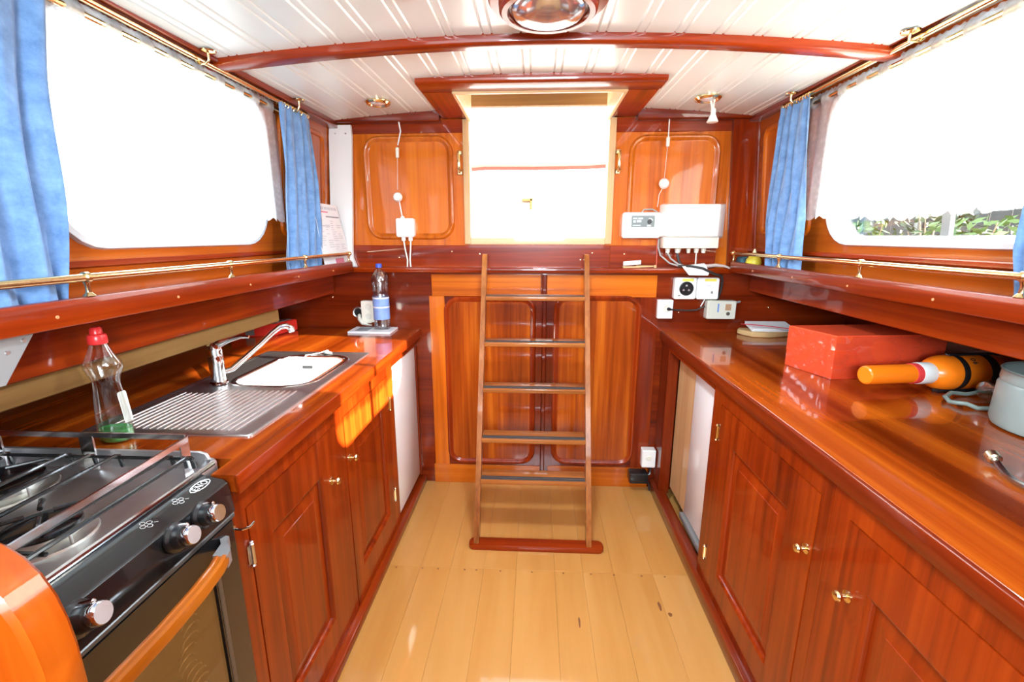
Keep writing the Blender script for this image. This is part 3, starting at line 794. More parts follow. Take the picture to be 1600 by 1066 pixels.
MB().tube([(-.965, .575, .985), (-.985, .57, .986), (-1.06, .545, .986)], [.009, .013, .013], 12).build('clamp', CHROME, sv)
# guard rail (fiddle)
g = MB()
def strip(path, w=.0022, h=.006):
    rings = []; P = [Vector(p) for p in path]
    for i, p in enumerate(P):
        t = (P[min(i + 1, len(P) - 1)] - P[max(i - 1, 0)]).normalized(); n = Vector((-t.y, t.x, 0))
        rings.append([p + n * w + Vector((0, 0, h)), p - n * w + Vector((0, 0, h)), p - n * w - Vector((0, 0, h)), p + n * w - Vector((0, 0, h))])
    return rings
g.loft(strip([(-1.27, .902, 1.018), (-.772, .902, 1.018), (-.763, .899, 1.018), (-.757, .890, 1.018), (-.733, SY0 + .02, 1.018)]))
for x in (-1.0, -1.22): g.box(x - .016, x + .016, .899, .903, .935, 1.016)
for y in (.885, .40): g.box(-.762 + (.885 - y) * .04, -.759 + (.885 - y) * .04, y - .012, y + .012, .935, 1.016)
g.build('guard_rail', plain('rail_steel', (.80, .80, .82), .20, 1.0), sv)
# control panel
PX = [(-.713, .953), (-.665, .942), (-.655, .934), (-.648, .868), (-.655, .862), (-.70, .862), (-.713, .90)]
cp = MB().prism(PX, lambda u, v, h: (u, h, v), SY0, .862, .003)
cp.build('control_panel', BLACKEN, sv)
MB().box(-.655, -.648, SY0, .858, .855, .866, .002, 1).build('panel_lip', plain('dark_grey_trim', (.10, .10, .10), .3, .4), sv)
KW = plain('white_print', (.82, .82, .80), .5)
kn = Vector((1, 0, .21)).normalized()
for y in (.520, .703, .772):
    b0 = Vector((-.651, y, .914))
    kn = Vector((.96, .117, .25)).normalized() if y < .6 else Vector((1, 0, .21)).normalized()
    kb = MB().lathe([(.027, 0), (.0265, .004), (.022, .008), (.0205, .020), (.0195, .022)], b0, kn, 24).build('knob', BLACKPL, sv)
    MB().lathe([(.016, .021), (.0175, .024), (.0175, .034), (.0165, .037), (.0155, .0385)], b0, kn, 24).build('knob_cap', CHROME, kb)
    MB().lathe([(.004, .004), (.004, .024), (.002, .026)], b0 + Vector((0, .004, .020)), kn, 8).build('knob_pointer', CHROME, kb)
    MB().box(-.633, -.632, y - .012, y - .006, .901, .911).build('knob_print', KW, kb)
# printed burner and oven symbols on the sloping top face, and the maker's oval
def on_slope(u, y): return Vector((-.689 + u * .975, y, .9478 - u * .228 + .0006))
def sym_ring(cu, cy, r, m, par, nm, w=.0007, ru=None):
    MB().tube([on_slope(cu + (ru or r) * math.cos(t * .5236), cy + r * math.sin(t * .5236)) for t in range(12)], w, 5, closed=True).build(nm, m, par)
for cy in (.690, .765):
    for du, dy in ((.007, 0), (-.007, 0), (0, .007), (0, -.007)): sym_ring(du, cy + dy, .0042, KW, sv, 'printed_symbol', .0005)
    MB().tube([on_slope(.006, cy + .010), on_slope(.011, cy + .014)], .0005, 5).build('printed_symbol', KW, sv)
for q in (0, 1): MB().tube([on_slope(u, .515 + y) for u, y in rrect(-.010 + q * .004, .010 - q * .004, -.010 + q * .004, .010 - q * .004, .003, 2)], .0006, 5, closed=True).build('printed_symbol', KW, sv)
sym_ring(.002, .822, .026, KW, sv, 'badge_rim', .0011, .0105)
tx = text('badge_lettering', 'ENO', KW, sv, on_slope(.002, .822), .018, (0, 0, 0), .0004)
tx.rotation_euler = Matrix(((0, .975, .228), (1, 0, 0), (0, -.228, .975))).transposed().to_euler() if False else Matrix(((0, -.975, .228), (1, 0, 0), (0, .228, .975))).to_euler()
# oven door
OD = MB()
md = mYZ(-.662, 1)
OD.plate([(SY0, .105), (.846, .105), (.846, .853), (SY0, .853)], [rrect(.36, .775, .17, .775, .03)], md, 0, .014)
od = OD.build('oven_door', BLACKEN, sv)
MB().box(-.666, -.655, .838, .8565, .062, .858).build('side_trim', plain('stove_edge_brown', (.05, .038, .028), .35), sv)
OV = plain('oven_enamel_brown', (.075, .045, .022), .35)
MB().prism(rrect(.362, .773, .172, .773, .028), mYZ(-.655, 1), 0, .003).build('glass', glass('oven_glass', (.62, .50, .36), .10, .03), od)
MB().box(-.6705, -.667, .33, .80, .14, .80).build('inner_panel', OV, od)
MB().mould(.345, .79, .155, .79, .035, [(0, .0145), (.002, .016), (.010, .016), (.012, .0145)], mYZ(-.662, 1), False).build('glass_border', plain('brown_border', (.09, .065, .045), .3), od)
wr = MB()
for i in range(12):
    z = .735 - i * .018
    wr.tube([(-.6655, .705 + .020 * math.cos(t * .45) + .012 * math.sin(i * .9), z + .010 * math.sin(t * .45)) for t in range(8)], .0015, 5)
wr.build('rack_wires', STEEL, od)
# handle: wooden bow on grey brackets
hd = MB()
pa = [(-.592, .728, .846), (-.582, .70, .848), (-.573, .64, .849), (-.568, .56, .849), (-.568, .47, .849), (-.573, .39, .849), (-.582, .335, .848)]
rg = []
for i, p in enumerate(pa):
    p = Vector(p); t = (Vector(pa[min(i + 1, 6)]) - Vector(pa[max(i - 1, 0)])).normalized(); n = Vector((-t.y, t.x, 0))
    if n.x < 0: n = -n
    sec = [(.013, -.006), (.014, .004), (.011, .0125), (.005, .0145), (.003, .0125), (-.003, .0125), (-.005, .0145), (-.010, .013), (-.012, .004), (-.010, -.008), (.004, -.010)]
    rg.append([p + n * u + Vector((0, 0, v)) for u, v in sec])
hd.loft(rg)
hd.build('handle', wood('handle', 'y'), od)
MB().loft([[Vector(p) + Vector((0, 0, v)) for p, v in zip(q, (-.012, .013, .013, -.012))] for q in (
    [(-.606, .727, .846), (-.606, .727, .846), (-.578, .727, .846), (-.578, .727, .846)],
    [(-.622, .772, .838), (-.622, .772, .838), (-.592, .757, .838), (-.592, .757, .838)],
    [(-.650, .806, .824), (-.650, .806, .824), (-.630, .800, .824), (-.630, .800, .824)],
    [(-.652, .822, .820), (-.652, .822, .820), (-.640, .820, .820), (-.640, .820, .820)])]).build('handle_bracket', plain('bracket_grey', (.36, .37, .38), .35, .5), od)
# door latch hook between stove and cabinet
hk = MB().tube([(-.664, .868, .815), (-.645, .868, .815), (-.636, .880, .813), (-.634, .895, .816)], .0028, 8).lathe([(.007, 0), (.007, .003)], (-.667, .868, .815), (1, 0, 0), 12)
tag(hk.build('hook', CHROME), 'small chrome hook on the cabinet edge beside the stove', 'hook')
# grey metal splash plate below the left shelf
pl = MB().prism([(.25, 1.262), (.842, 1.262), (.775, 1.176), (.25, 1.176)], mYZ(-1.0, 1), .001, .004)
pl = tag(pl.build('splash_plate', plain('grey_metal_plate', (.42, .44, .44), .35, .6)), 'grey metal plate with slanted end below the left shelf', 'plate')
for yy, zz_ in ((.79, 1.235), (.822, 1.252)): MB().lathe([(.005, 0), (.004, .002)], (-.996, yy, zz_), (1, 0, 0), 10).build('screw', STEEL, pl)

# rounded wooden partition end, nearest the camera
pe = MB()
pts = [(-1.25, 0), (-.3795, 0), (-.3795, 1.09), (-.3800, 1.118), (-.3825, 1.142), (-.3875, 1.165), (-.396, 1.185), (-.407, 1.200), (-.421, 1.211), (-.440, 1.220), (-.468, 1.226), (-.52, 1.229), (-1.25, 1.229)]
pe.prism(pts, lambda u, v, h: (u, .268 + h, v), 0, .034, .004)
pe = tag(pe.build('partition_end', wood('cherry', 'z')), 'rounded orange varnished wooden partition end in front of the stove', 'partition')
MB().box(-.405, -.3785, .266, .268, 1.0925, 1.0945).box(-.405, -.400, .266, .268, 1.094, 1.108).box(-.405, -.3785, .2665, .268, 1.106, 1.1075).build('inlay', plain('pale_inlay', (.62, .40, .12), .4), pe)

# ---- sink and tap
sk = thing('sink', 'stainless steel sink with ribbed draining board', 'sink', (-.96, 1.5, .945))
t = MB()
o4 = [(-1.195, 1.06), (-.728, 1.06), (-.728, 1.935), (-1.195, 1.935)]
bowl = lambda i, z: [(u, v, z) for u, v in rrect(-1.075 + i, -.785 - i, 1.465 + i, 1.870 - i, max(.085 - i, .02), 6)]
t.plate(rrect(-1.195, -.728, 1.06, 1.935, .012, 3), [rrect(-1.075, -.785, 1.465, 1.870, .085, 6)], mXY(.9452), 0, .0022)
bw = MB().loft([bowl(.003, .9450), bowl(.009, .935), bowl(.014, .83), bowl(.03, .805), bowl(.06, .800)], False, True)
rim = lambda i, z: [(u, v, z) for u, v in rrect(-1.195 + i, -.728 - i, 1.06 + i, 1.935 - i, .014, 4)]
t.loft([rim(0, .9454), rim(.0005, .9485), rim(.003, .9502), rim(.010, .9500), rim(.014, .9476)], False, False)
t.build('drainer', STEEL, sk)
MB().loft([bowl(-.016, .9474), bowl(-.014, .9492), bowl(-.010, .9502), bowl(-.003, .9500), bowl(.002, .9480), bowl(.004, .944)], False, False).build('bowl_rim', plain('bright_steel', (.85, .85, .86), .18, 1.0), sk)
bw.build('bowl', plain('matt_steel', (.86, .86, .86), .52, .75), sk)
ri = MB()
for i in range(19):
    x = -1.150 + i * .0198
    y1 = 1.415 if x > -1.06 else 1.38
    ri.tube([(x, 1.095, .9460), (x, 1.11, .9474), (x, y1 - .015, .9474), (x, y1, .9460)], .0034, 8)
ri.build('drainer_rib', STEEL, sk)
MB().lathe([(.026, .8004), (.024, .802), (.010, .8015)], (-.93, 1.66, 0), (0, 0, 1), 20).build('drain', CHROME, sk)
MB().box(-1.0, -.955, 1.852, 1.8555, .895, .907, .0015, 1).build('overflow_slot', plain('dark_slot', (.05, .05, .05), .5), sk)
# plug on its chain on the rim
pg = thing('sink_plug', 'dark sink plug with white cord lying on the sink rim', 'plug', (-.93, 1.905, .95))
MB().lathe([(.018, 0), (.020, .004), (.016, .009), (.005, .012), (.005, .017)], (-.905, 1.900, .9495), (0, .25, 1), 16).build('plug', GREYPL, pg)
MB().tube([(-.905, 1.90, .966), (-.93, 1.89, .957), (-.96, 1.875, .953), (-.985, 1.864, .952), (-.99, 1.855, .935)], .0022, 6).build('cord', WHITEPL, pg)
tp = thing('tap', 'chrome mixer tap with raised lever and slanting spout', 'tap', (-1.10, 1.475, .95))
MB().lathe([(.030, .9495), (.029, .955), (.0235, .960), (.0225, .99), (.0235, 1.0), (.0235, 1.045), (.022, 1.062), (.0235, 1.066), (.022, 1.088), (.012, 1.097)], (-1.10, 1.475, 0), (0, 0, 1), 24).build('body', CHROME, tp)
MB().tube([(-1.108, 1.475, 1.078), (-1.085, 1.478, 1.090), (-1.05, 1.485, 1.104), (-1.01, 1.492, 1.115), (-.985, 1.496, 1.113)], [.017, .014, .009, .007, .005], 12).build('lever', CHROME, tp)
MB().tube([(-1.095, 1.49, .985), (-1.075, 1.515, .990), (-1.01, 1.60, 1.065), (-.985, 1.635, 1.098), (-.968, 1.66, 1.115), (-.952, 1.68, 1.117), (-.942, 1.69, 1.107)], [.011, .0105, .0095, .0095, .0105, .0115, .012], 14).build('spout', CHROME, tp)
MB().lathe([(.0125, 0), (.013, .016), (.010, .020)], (-.942, 1.69, 1.110), (.1, .1, -1), 14).build('aerator', STEEL, tp)

# ---- washing-up bottle
CLEAR = glass('clear_plastic', (.93, .92, .91), .13, .10)
sb = thing('washing_up_bottle', 'clear waisted washing-up bottle with red cap beside the stove', 'bottle', (-1.065, 1.035, .945))
SX, SYY = -1.058, 1.03
sec = [(.036, .000), (.041, .006), (.041, .05), (.036, .11), (.031, .150), (.034, .168), (.044, .192), (.043, .205), (.031, .226), (.021, .248), (.017, .256)]
MB().loft([[(SX + 1.0 * r_ * math.cos(k_ * .2618), SYY + .72 * r_ * math.sin(k_ * .2618), .945 + h_) for k_ in range(24)] for r_, h_ in sec], True, True).build('body', CLEAR, sb)
MB().lathe([(.0185, .252), (.0195, .256), (.0195, .270), (.017, .275), (.013, .277), (.012, .289), (.009, .293)], (SX, SYY, .945), (0, 0, 1), 20).build('cap', plain('red_cap', (.70, .03, .03), .3), sb)
MB().loft([[(SX + r_ * math.cos(k_ * .2618), SYY + .70 * r_ * math.sin(k_ * .2618), .945 + h_) for k_ in range(24)] for r_, h_ in [(.034, .003), (.039, .008), (.039, .034)]], True, True).build('liquid', plain('green_liquid', (.05, .42, .10), .15), sb)
MB().prism(rrect(-.010, .014, .05, .13, .006, 3), lambda u, v, h: (SX + .0385 + h - .09 * (v - .05), SYY + u, .945 + v), 0, .0008).build('label', plain('pale_label', (.75, .80, .72), .4), sb)
# ---- magazine and water bottle at the far end
mg = MB()
mg.prism([(-1.0, 2.352), (-.765, 2.340), (-.768, 2.49), (-1.005, 2.492)], mXY(.9452), 0, .010, .0012)
mg = tag(mg.build('magazine', plain('magazine_paper', (.86, .88, .92), .4, noise=.08, nscale=25)), 'folded grey-white magazine lying under the water bottle', 'magazine')
cvp = MB()
for (x0, x1, y0, y1) in ((-.97, -.90, 2.37, 2.46), (-.88, -.80, 2.42, 2.47)): cvp.box(x0, x1, y0, y1, .955, .9556)
cvp.build('cover_print', plain('print_grey', (.30, .33, .38), .4, noise=.4, nscale=40), mg)
wb_ = thing('water_bottle', 'large clear water bottle with blue cap and blue label', 'bottle', (-.838, 2.44, .956))
WB = (-.838, 2.44, .956)
MB().lathe([(.030, 0), (.040, .004), (.043, .018), (.042, .05), (.0435, .055), (.0435, .175), (.042, .190), (.0405, .195), (.0425, .205), (.041, .225), (.045, .245), (.045, .27), (.038, .298), (.020, .322), (.014, .328), (.014, .338)], WB, (0, 0, 1), 28).build('body', glass('bottle_clear', (.92, .93, .95), .24, .14), wb_)
MB().lathe([(.0165, .333), (.0165, .350), (.013, .354)], WB, (0, 0, 1), 20).build('cap', plain('blue_cap', (.06, .12, .62), .35), wb_)
lb = MB().lathe([(.0442, .055), (.0442, .175)], WB, (0, 0, 1), 28, False, False).build('label', plain('blue_label', (.24, .38, .78), .35, noise=.35, nscale=25), wb_)
MB().lathe([(.0445, .168), (.0445, .1765)], WB, (0, 0, 1), 28, False, False).lathe([(.0446, .118), (.0446, .126)], WB, (0, 0, 1), 28, False, False).build('label_band', plain('label_white', (.8, .82, .88), .4), lb)
# red case in the far left corner
rc = thing('tool_case', 'small red case with grey clip in the far left corner of the worktop', 'case', (-1.43, 2.31, .945))
RED = plain('red_plastic', (.78, .035, .022), .35, 0, .3)
rcp = MB().prism([(-1.56, 2.22), (-1.345, 2.28), (-1.315, 2.43), (-1.56, 2.38)], mXY(.9455), 0, .062, .006).build('shell', RED, rc)
MB().prism([(-1.53, 2.245), (-1.36, 2.29), (-1.335, 2.41), (-1.53, 2.37)], mXY(1.0075), 0, .004, .002).build('top_panel', GREYPL, rc)
MB().prism([(-1.487, 2.232), (-1.447, 2.243), (-1.449, 2.25), (-1.489, 2.239)], mXY(.953), 0, .04).build('clip', GREYPL, rc)

# ---- left bulkhead fittings
def WB_(y=YB - .0055): return mXZ(y)
so = thing('wall_socket', 'cream double socket low on bulkhead beside the water bottle', 'socket', (-.93, 2.49, .975))
MB().prism(rrect(-.962, -.880, .985, 1.105, .006, 3), mXZ(YB), 0, .035, .003).build('box', CREAM, so)
for z in (1.018, 1.072): MB().lathe([(.017, 0), (.015, .002), (.013, .0005), (.003, .0005)], (-.921, YB - .035, z), (0, -1, 0), 18).build('outlet', plain('socket_face', (.68, .66, .58), .4), so)
po_ = thing('cable_port', 'round black cable hole with chrome ring and stub of cream cable', 'cable port', (-.985, 2.49, 1.03))
MB().tube([(-.990 + .028 * math.cos(a * .3142), YB - .004, 1.035 + .028 * math.sin(a * .3142)) for a in range(20)], .0055, 8, closed=True).build('ring', STEEL, po_)
MB().lathe([(.026, 0), (.026, .002)], (-.990, YB, 1.035), (0, -1, 0), 20).build('hole', plain('hole_black', (.004, .004, .004), .8), po_)
MB().tube([(-.985, YB - .004, 1.02), (-.975, YB - .03, 1.0), (-.955, YB - .04, .982), (-.93, YB - .04, .978)], [.010, .012, .012, .010], 10).tube([(-.93, YB - .04, .982), (-.905, YB - .04, .985)], .003, 6).tube([(-.93, YB - .04, .972), (-.905, YB - .04, .970)], .003, 6).build('cable_plug', CREAM, po_)
# pull switch
pw = thing('pull_switch', 'white ceiling pull cord with long toggle and round knob on left bulkhead panel', 'switch', (-.71, 2.47, 1.65))
MB().tube([(-.694, 2.455, 2.012), (-.688, 2.458, 1.97), (-.700, 2.462, 1.93), (-.708, 2.465, 1.905)], .0035, 8).build('flex', WHITEPL, pw)
MB().lathe([(.006, 0), (.0085, .003), (.0095, .045), (.006, .050)], (-.713, 2.466, 1.845), (.03, 0, 1), 12).build('toggle', CREAM, pw)
MB().tube([(-.713, 2.466, 1.848), (-.722, 2.468, 1.69)], .0010, 5).build('cord', CREAM, pw)
MB().lathe([(.003, -.025), (.018, -.017), (.0245, 0), (.018, .017), (.004, .024)], (-.722, 2.466, 1.652), (0, -1, 0), 20).build('ball', WHITEPL, pw)
jb = thing('junction_box', 'white junction box on the left bulkhead panel with two cables running down', 'junction box', (-.69, 2.48, 1.45))
MB().prism(rrect(-.738, -.642, 1.448, 1.545, .010, 3), mXZ(YB - .003), 0, .042, .004).build('box', WHITEPL, jb)
MB().prism(rrect(-.732, -.648, 1.454, 1.539, .008, 3), mXZ(YB - .045), 0, .003, .001).build('lid', WHITEPL, jb)
for x in (-.706, -.668): MB().lathe([(.010, 0), (.012, .004), (.012, .020), (.009, .024)], (x, YB - .022, 1.428), (0, 0, 1), 12).build('gland', WHITEPL, jb)
MB().lathe([(.012, 0), (.010, .012)], (-.705, YB - .022, 1.543), (-.2, 0, 1), 12).build('gland', WHITEPL, jb)
MB().tube([(-.706, YB - .022, 1.545), (-.714, YB - .018, 1.59), (-.722, YB - .012, 1.635)], .0035, 8).build('cable', WHITEPL, jb)
for x, k_ in ((-.706, .012), (-.668, -.008)): MB().tube([(x, YB - .022, 1.43), (x + k_ * .5, YB - .02, 1.38), (x + k_ * 1.2, YB - .018, 1.33), (x + k_, YB - .018, 1.291)], .0042, 8).build('cable', CREAM, jb)
# grab handles either side of the companionway
for x, s, lab in ((-.396, 1, 'brass grab handle on the bulkhead to the left of the companionway'), (.414, -1, 'brass grab handle on the bulkhead to the right of the companionway')):
    h = MB()
    for z in (1.775, 1.870): h.box(x - .013, x + .013, YB - .010, YB - .001, z - .012, z + .012, .003, 1)
    h.tube([(x, YB - .006, 1.775), (x, YB - .038, 1.778), (x, YB - .043, 1.79), (x, YB - .043, 1.855), (x, YB - .038, 1.867), (x, YB - .006, 1.870)], [.006, .006, .007, .008, .006, .006], 10)
    tag(h.build('grab_handle', BRASS), lab, 'handle')
# notice propped behind the left rail
PAPER = plain('white_paper', (.84, .85, .86), .6)
INK = plain('grey_ink', (.22, .22, .24), .7); INKL = plain('pale_ink', (.62, .63, .67), .7); INKR = plain('red_ink', (.72, .20, .28), .7)
no = thing('notice_sheet', 'printed white notice sheet propped behind the left rail against the post', 'notice', (-1.03, 2.30, 1.303))
def pn(u, v, h): return (-1.004 - .035 * v / .32 + h * .9 + u * .02, 2.165 + u - .12 * 0 + .07 * (1 - v / .30) * (u / .24), 1.303 + v)
MB().prism([(0, 0), (.245, 0), (.245, .302), (0, .305)], pn, 0, .0012).build('sheet', PAPER, no)
def bar(nm, u0, u1, v0, v1, m): MB().prism([(u0, v0), (u1, v0), (u1, v1), (u0, v1)], pn, .0013, .0017).build(nm, m, no)
x = .045
for w in (.012, .03, .0, .034, .026, .03, .028):
    if w: bar('heading_print', x, x + w, .276, .290, INKL)
    x += w + .004
bar('heading_print', .03, .13, .262, .268, INKR); bar('heading_print', .10, .235, .240, .246, INK); bar('text_print', .05, .12, .195, .202, INKL)
rn = random.Random(5)
for c in range(4):
    u = .02 + c * .055; v = .225 - .02 * (c % 2)
    while v > .08:
        if rn.random() < .7: bar('text_print', u, u + rn.uniform(.02, .048), v - .004, v, INKL)
        v -= .0105
bar('red_box_print', .10, .175, .012, .04, INKR)
# blue cloth end and yellow duck behind the right rail
dk = thing('rubber_duck', 'small yellow duck-shaped lemon bottle behind the right rail', 'ornament', (1.07, 2.34, 1.303))
YEL = plain('yellow_plastic', (.80, .66, .06), .4)
MB().lathe([(.012, 0), (.030, .006), (.036, .022), (.033, .040), (.022, .054), (.012, .062)], (1.07, 2.335, 1.303), (0, 0, 1), 18).build('body', YEL, dk)
MB().lathe([(.010, 0), (.011, .010), (.006, .022), (.003, .030)], (1.07, 2.335, 1.362), (0, 0, 1), 12).build('nozzle', plain('pale_yellow', (.82, .78, .45), .4), dk)
bc = tag(MB().box(1.035, 1.095, 2.395, 2.46, 1.303, 1.352, .012, 3).build('folded_cloth', plain('dark_teal_cloth', (.05, .12, .16), .8, noise=.3)), 'dark blue-grey folded cloth behind the far end of right rail', 'cloth')

# ---- right bulkhead fittings
ps_ = thing('pull_switch', 'short white pull cord and round knob on the right bulkhead panel', 'switch', (.65, 2.47, 1.7))
MB().tube([(.646, 2.455, 2.01), (.648, 2.458, 1.93)], .0030, 8).build('flex', CREAM, ps_)
MB().lathe([(.006, 0), (.009, .003), (.010, .040), (.006, .045)], (.648, 2.462, 1.885), (0, 0, 1), 12).build('toggle', CREAM, ps_)
MB().tube([(.648, 2.462, 1.888), (.644, 2.466, 1.73)], .0010, 5).build('cord', CREAM, ps_)
MB().lathe([(.003, -.022), (.018, -.016), (.026, 0), (.018, .017), (.004, .024)], (.645, 2.466, 1.712), (0, -1, 0), 20).build('ball', WHITEPL, ps_)
MB().tube([(.640, 2.47, 1.69), (.628, 2.482, 1.66), (.624, 2.485, 1.60)], .0015, 6).build('wire', CREAM, ps_)
ct = thing('charge_controller', 'small white control box with grey display on the right bulkhead', 'control box', (.545, 2.47, 1.445))
MB().prism(rrect(.447, .640, 1.442, 1.572, .012, 4), mXZ(YB - .004), 0, .042, .005).build('case', WHITEPL, ct)
MB().prism(rrect(.490, .608, 1.498, 1.555, .002, 2), mXZ(YB - .0455), 0, .0012).build('display', plain('display_grey', (.17, .19, .19), .35), ct)
dp = MB()
for x0, x1, z0, z1 in ((.497, .520, 1.537, 1.545), (.524, .548, 1.537, 1.545), (.499, .512, 1.520, 1.532), (.517, .540, 1.522, 1.534), (.498, .538, 1.505, 1.509), (.57, .59, 1.501, 1.509)): dp.box(x0, x1, YB - .0475, YB - .0466, z0, z1)
dp.build('display_print', plain('display_pale', (.50, .55, .54), .4), ct)
MB().lathe([(.012, 0), (.011, .003), (.004, .003)], (.582, YB - .0466, 1.525), (0, -1, 0), 16).build('dial', BLACKPL, ct)
MB().tube([(.582 + .016 * math.cos(R(a)), YB - .048, 1.525 + .016 * math.sin(R(a))) for a in range(20, 125, 15)], .0022, 6).build('dial_mark', WHITEPL, ct)
MB().tube([(.545, YB - .02, 1.572), (.555, YB - .02, 1.587), (.60, YB - .018, 1.588), (.625, YB - .015, 1.575)], .004, 8).build('lead', plain('grey_cable', (.36, .34, .32), .5), ct)
iv = thing('inverter_box', 'large white inverter box with sloped sides and cable glands below', 'inverter', (.79, 2.45, 1.36))
iv_o = [(.636, 1.452), (.915, 1.448), (.945, 1.462), (.945, 1.607), (.636, 1.607)]
def ring_(y, ins, z0, z1, x0, x1): return [(u, y, v) for u, v in rrect(x0 + ins, x1 - ins, z0 + ins, z1 - ins, .006, 3)]
MB().loft([ring_(YB - .003, 0, 1.448, 1.612, .640, .955), ring_(YB - .05, 0, 1.448, 1.612, .640, .955), ring_(YB - .105, .0, 1.451, 1.606, .652, .912), ring_(YB - .110, .006, 1.451, 1.606, .652, .912)]).build('cover', WHITEPL, iv)
MB().box(.650, .925, YB - .085, YB - .003, 1.392, 1.450, .005).build('terminal_box', CREAM, iv)
MB().box(.644, .95, YB - .055, YB - .0515, 1.444, 1.449).build('joint_strip', GREYPL, iv)
for x, rr_ in ((.684, .0125), (.735, .0155), (.79, .0105), (.83, .0125), (.866, .0125)):
    MB().lathe([(rr_, 0), (rr_, .012), (rr_ * .85, .014), (rr_ * .85, .022), (rr_ * .6, .026)], (x, YB - .045, 1.393), (0, 0, -1), 14).build('gland', CREAM, iv)
DKC = plain('dark_cable', (.035, .032, .03), .45)
MB().tube([(.735, YB - .045, 1.37), (.742, YB - .05, 1.33), (.76, YB - .055, 1.305), (.80, YB - .062, 1.296)], .006, 8).build('cable', DKC, iv)
MB().tube([(.684, YB - .045, 1.37), (.70, YB - .05, 1.34), (.74, YB - .06, 1.31), (.79, YB - .075, 1.298)], .0045, 8).build('cable', plain('grey_cable', (.36, .34, .32), .5), iv)
MB().tube([(.645, YB - .01, 1.44), (.642, YB - .012, 1.40), (.655, YB - .02, 1.355), (.70, YB - .04, 1.315), (.745, YB - .06, 1.301)], .0045, 8).build('cable', plain('grey_cable', (.36, .34, .32), .5), iv)
MB().tube([(.638, YB - .01, 1.56), (.636, YB - .010, 1.44), (.640, YB - .012, 1.30)], .003, 8).build('cable', plain('red_cable', (.55, .10, .06), .5), iv)
MB().tube([(.831, YB - .045, 1.37), (.832, YB - .045, 1.292)], .0035, 8).build('cable', CREAM, iv)
# loose cables across the ledge
lc = thing('loose_cable', 'black and grey cables trailing over the ledge below the inverter box', 'cable', (.85, 2.43, 1.29))
MB().tube([(.74, 2.44, 1.302), (.79, 2.399, 1.304), (.85, 2.399, 1.294), (.89, 2.399, 1.275), (.925, 2.415, 1.262), (.965, 2.44, 1.252), (.984, 2.470, 1.225), (.988, 2.488, 1.17), (.972, 2.490, 1.112)], .006, 8).build('black_cable', DKC, lc)
MB().tube([(.88, 2.45, 1.300), (.93, 2.45, 1.306), (.975, 2.445, 1.302), (1.0, 2.43, 1.292), (1.02, 2.42, 1.275)], [.009, .009, .006, .005, .004], 8).build('grey_cable', plain('pink_grey_cable', (.55, .45, .42), .5), lc)
# bundle of white paper on the ledge
wp = MB()
wp.loft([[(x_, y_, z_) for x_, y_, z_ in q] for q in (
    [(.752, 2.41, 1.300), (.79, 2.41, 1.257), (.885, 2.41, 1.256), (.889, 2.41, 1.268), (.868, 2.41, 1.312), (.82, 2.41, 1.310)],
    [(.752, 2.43, 1.304), (.79, 2.43, 1.258), (.885, 2.43, 1.257), (.889, 2.43, 1.270), (.868, 2.43, 1.318), (.82, 2.43, 1.312)])])
tag(wp.build('paper_bundle', PAPER), 'crumpled white paper tucked against the ledge below the inverter box', 'paper')
st = thing('wooden_stick', 'white block and pale sticks lying on the bulkhead ledge right of ladder', 'stick', (.53, 2.46, 1.29))
MB().prism([(.462, 1.302), (.552, 1.309), (.552, 1.330), (.462, 1.323)], mXZ(2.475), 0, .02, .002).build('white_block', WHITEPL, st)
MB().box(.458, .545, 2.445, 2.47, 1.2905, 1.299, .001, 1).build('lath', PALEX, st)
MB().prism([(.52, 1.2915), (.615, 1.296), (.62, 1.303), (.53, 1.303)], mXZ(2.465), 0, .012, .001).build('lath', PALEX, st)
MB().lathe([(.007, 0), (.008, .01), (.005, .015)], (.626, 2.455, 1.2905), (0, 0, 1), 10).build('peg', PALEX, st)
# two square outlets with yellow stickers
YS = plain('yellow_sticker', (.78, .70, .10), .5)
def square_outlet(x0, x1, lab):
    t = thing('square_outlet', lab, 'socket', ((x0 + x1) / 2, 2.47, 1.126))
    MB().prism(rrect(x0, x1, 1.126, 1.240, .010, 3), mXZ(YB), 0, .040, .004).build('case', WHITEPL, t)
    MB().box(x0 + .038, x1 - .018, YB - .0412, YB - .040, 1.221, 1.235).build('sticker', YS, t)
    return t
o1 = square_outlet(.736, .850, 'square white outlet with round black socket and yellow sticker')
MB().lathe([(.037, 0), (.037, .004), (.033, .006), (.031, .001), (.010, .001)], (.797, YB - .040, 1.183), (0, -1, 0), 24).build('socket_face', BLACKPL, o1)
for a in (90, 210, 330): MB().lathe([(.006, .001), (.005, .005)], (.797 + .016 * math.cos(R(a)), YB - .040, 1.183 + .016 * math.sin(R(a))), (0, -1, 0), 8).build('contact', STEEL, o1)
MB().box(.757, .768, YB - .041, YB - .040, 1.142, 1.150).build('print', INK, o1)
o2 = square_outlet(.853, .967, 'square white box with yellow sticker and small grey lever')
MB().prism(rrect(.885, .935, 1.145, 1.195, .004, 2), mXZ(YB - .040), 0, .003, .001).build('plate', WHITEPL, o2)
MB().box(.925, .934, YB - .046, YB - .040, 1.158, 1.170).build('lever', GREYPL, o2)
MB().box(.900, .925, YB - .0412, YB - .040, 1.197, 1.201).build('print', INKL, o2)
sw = thing('light_switch', 'narrow white switch on the bulkhead at the end of the right worktop', 'switch', (.70, 2.48, 1.02))
MB().prism(rrect(.657, .738, 1.020, 1.121, .005, 3), mXZ(YB), 0, .036, .003).build('case', WHITEPL, sw)
MB().lathe([(.020, 0), (.018, .003), (.015, .001), (.004, .001)], (.706, YB - .036, 1.075), (0, -1, 0), 20).build('outlet', plain('socket_face', (.68, .66, .58), .4), sw)
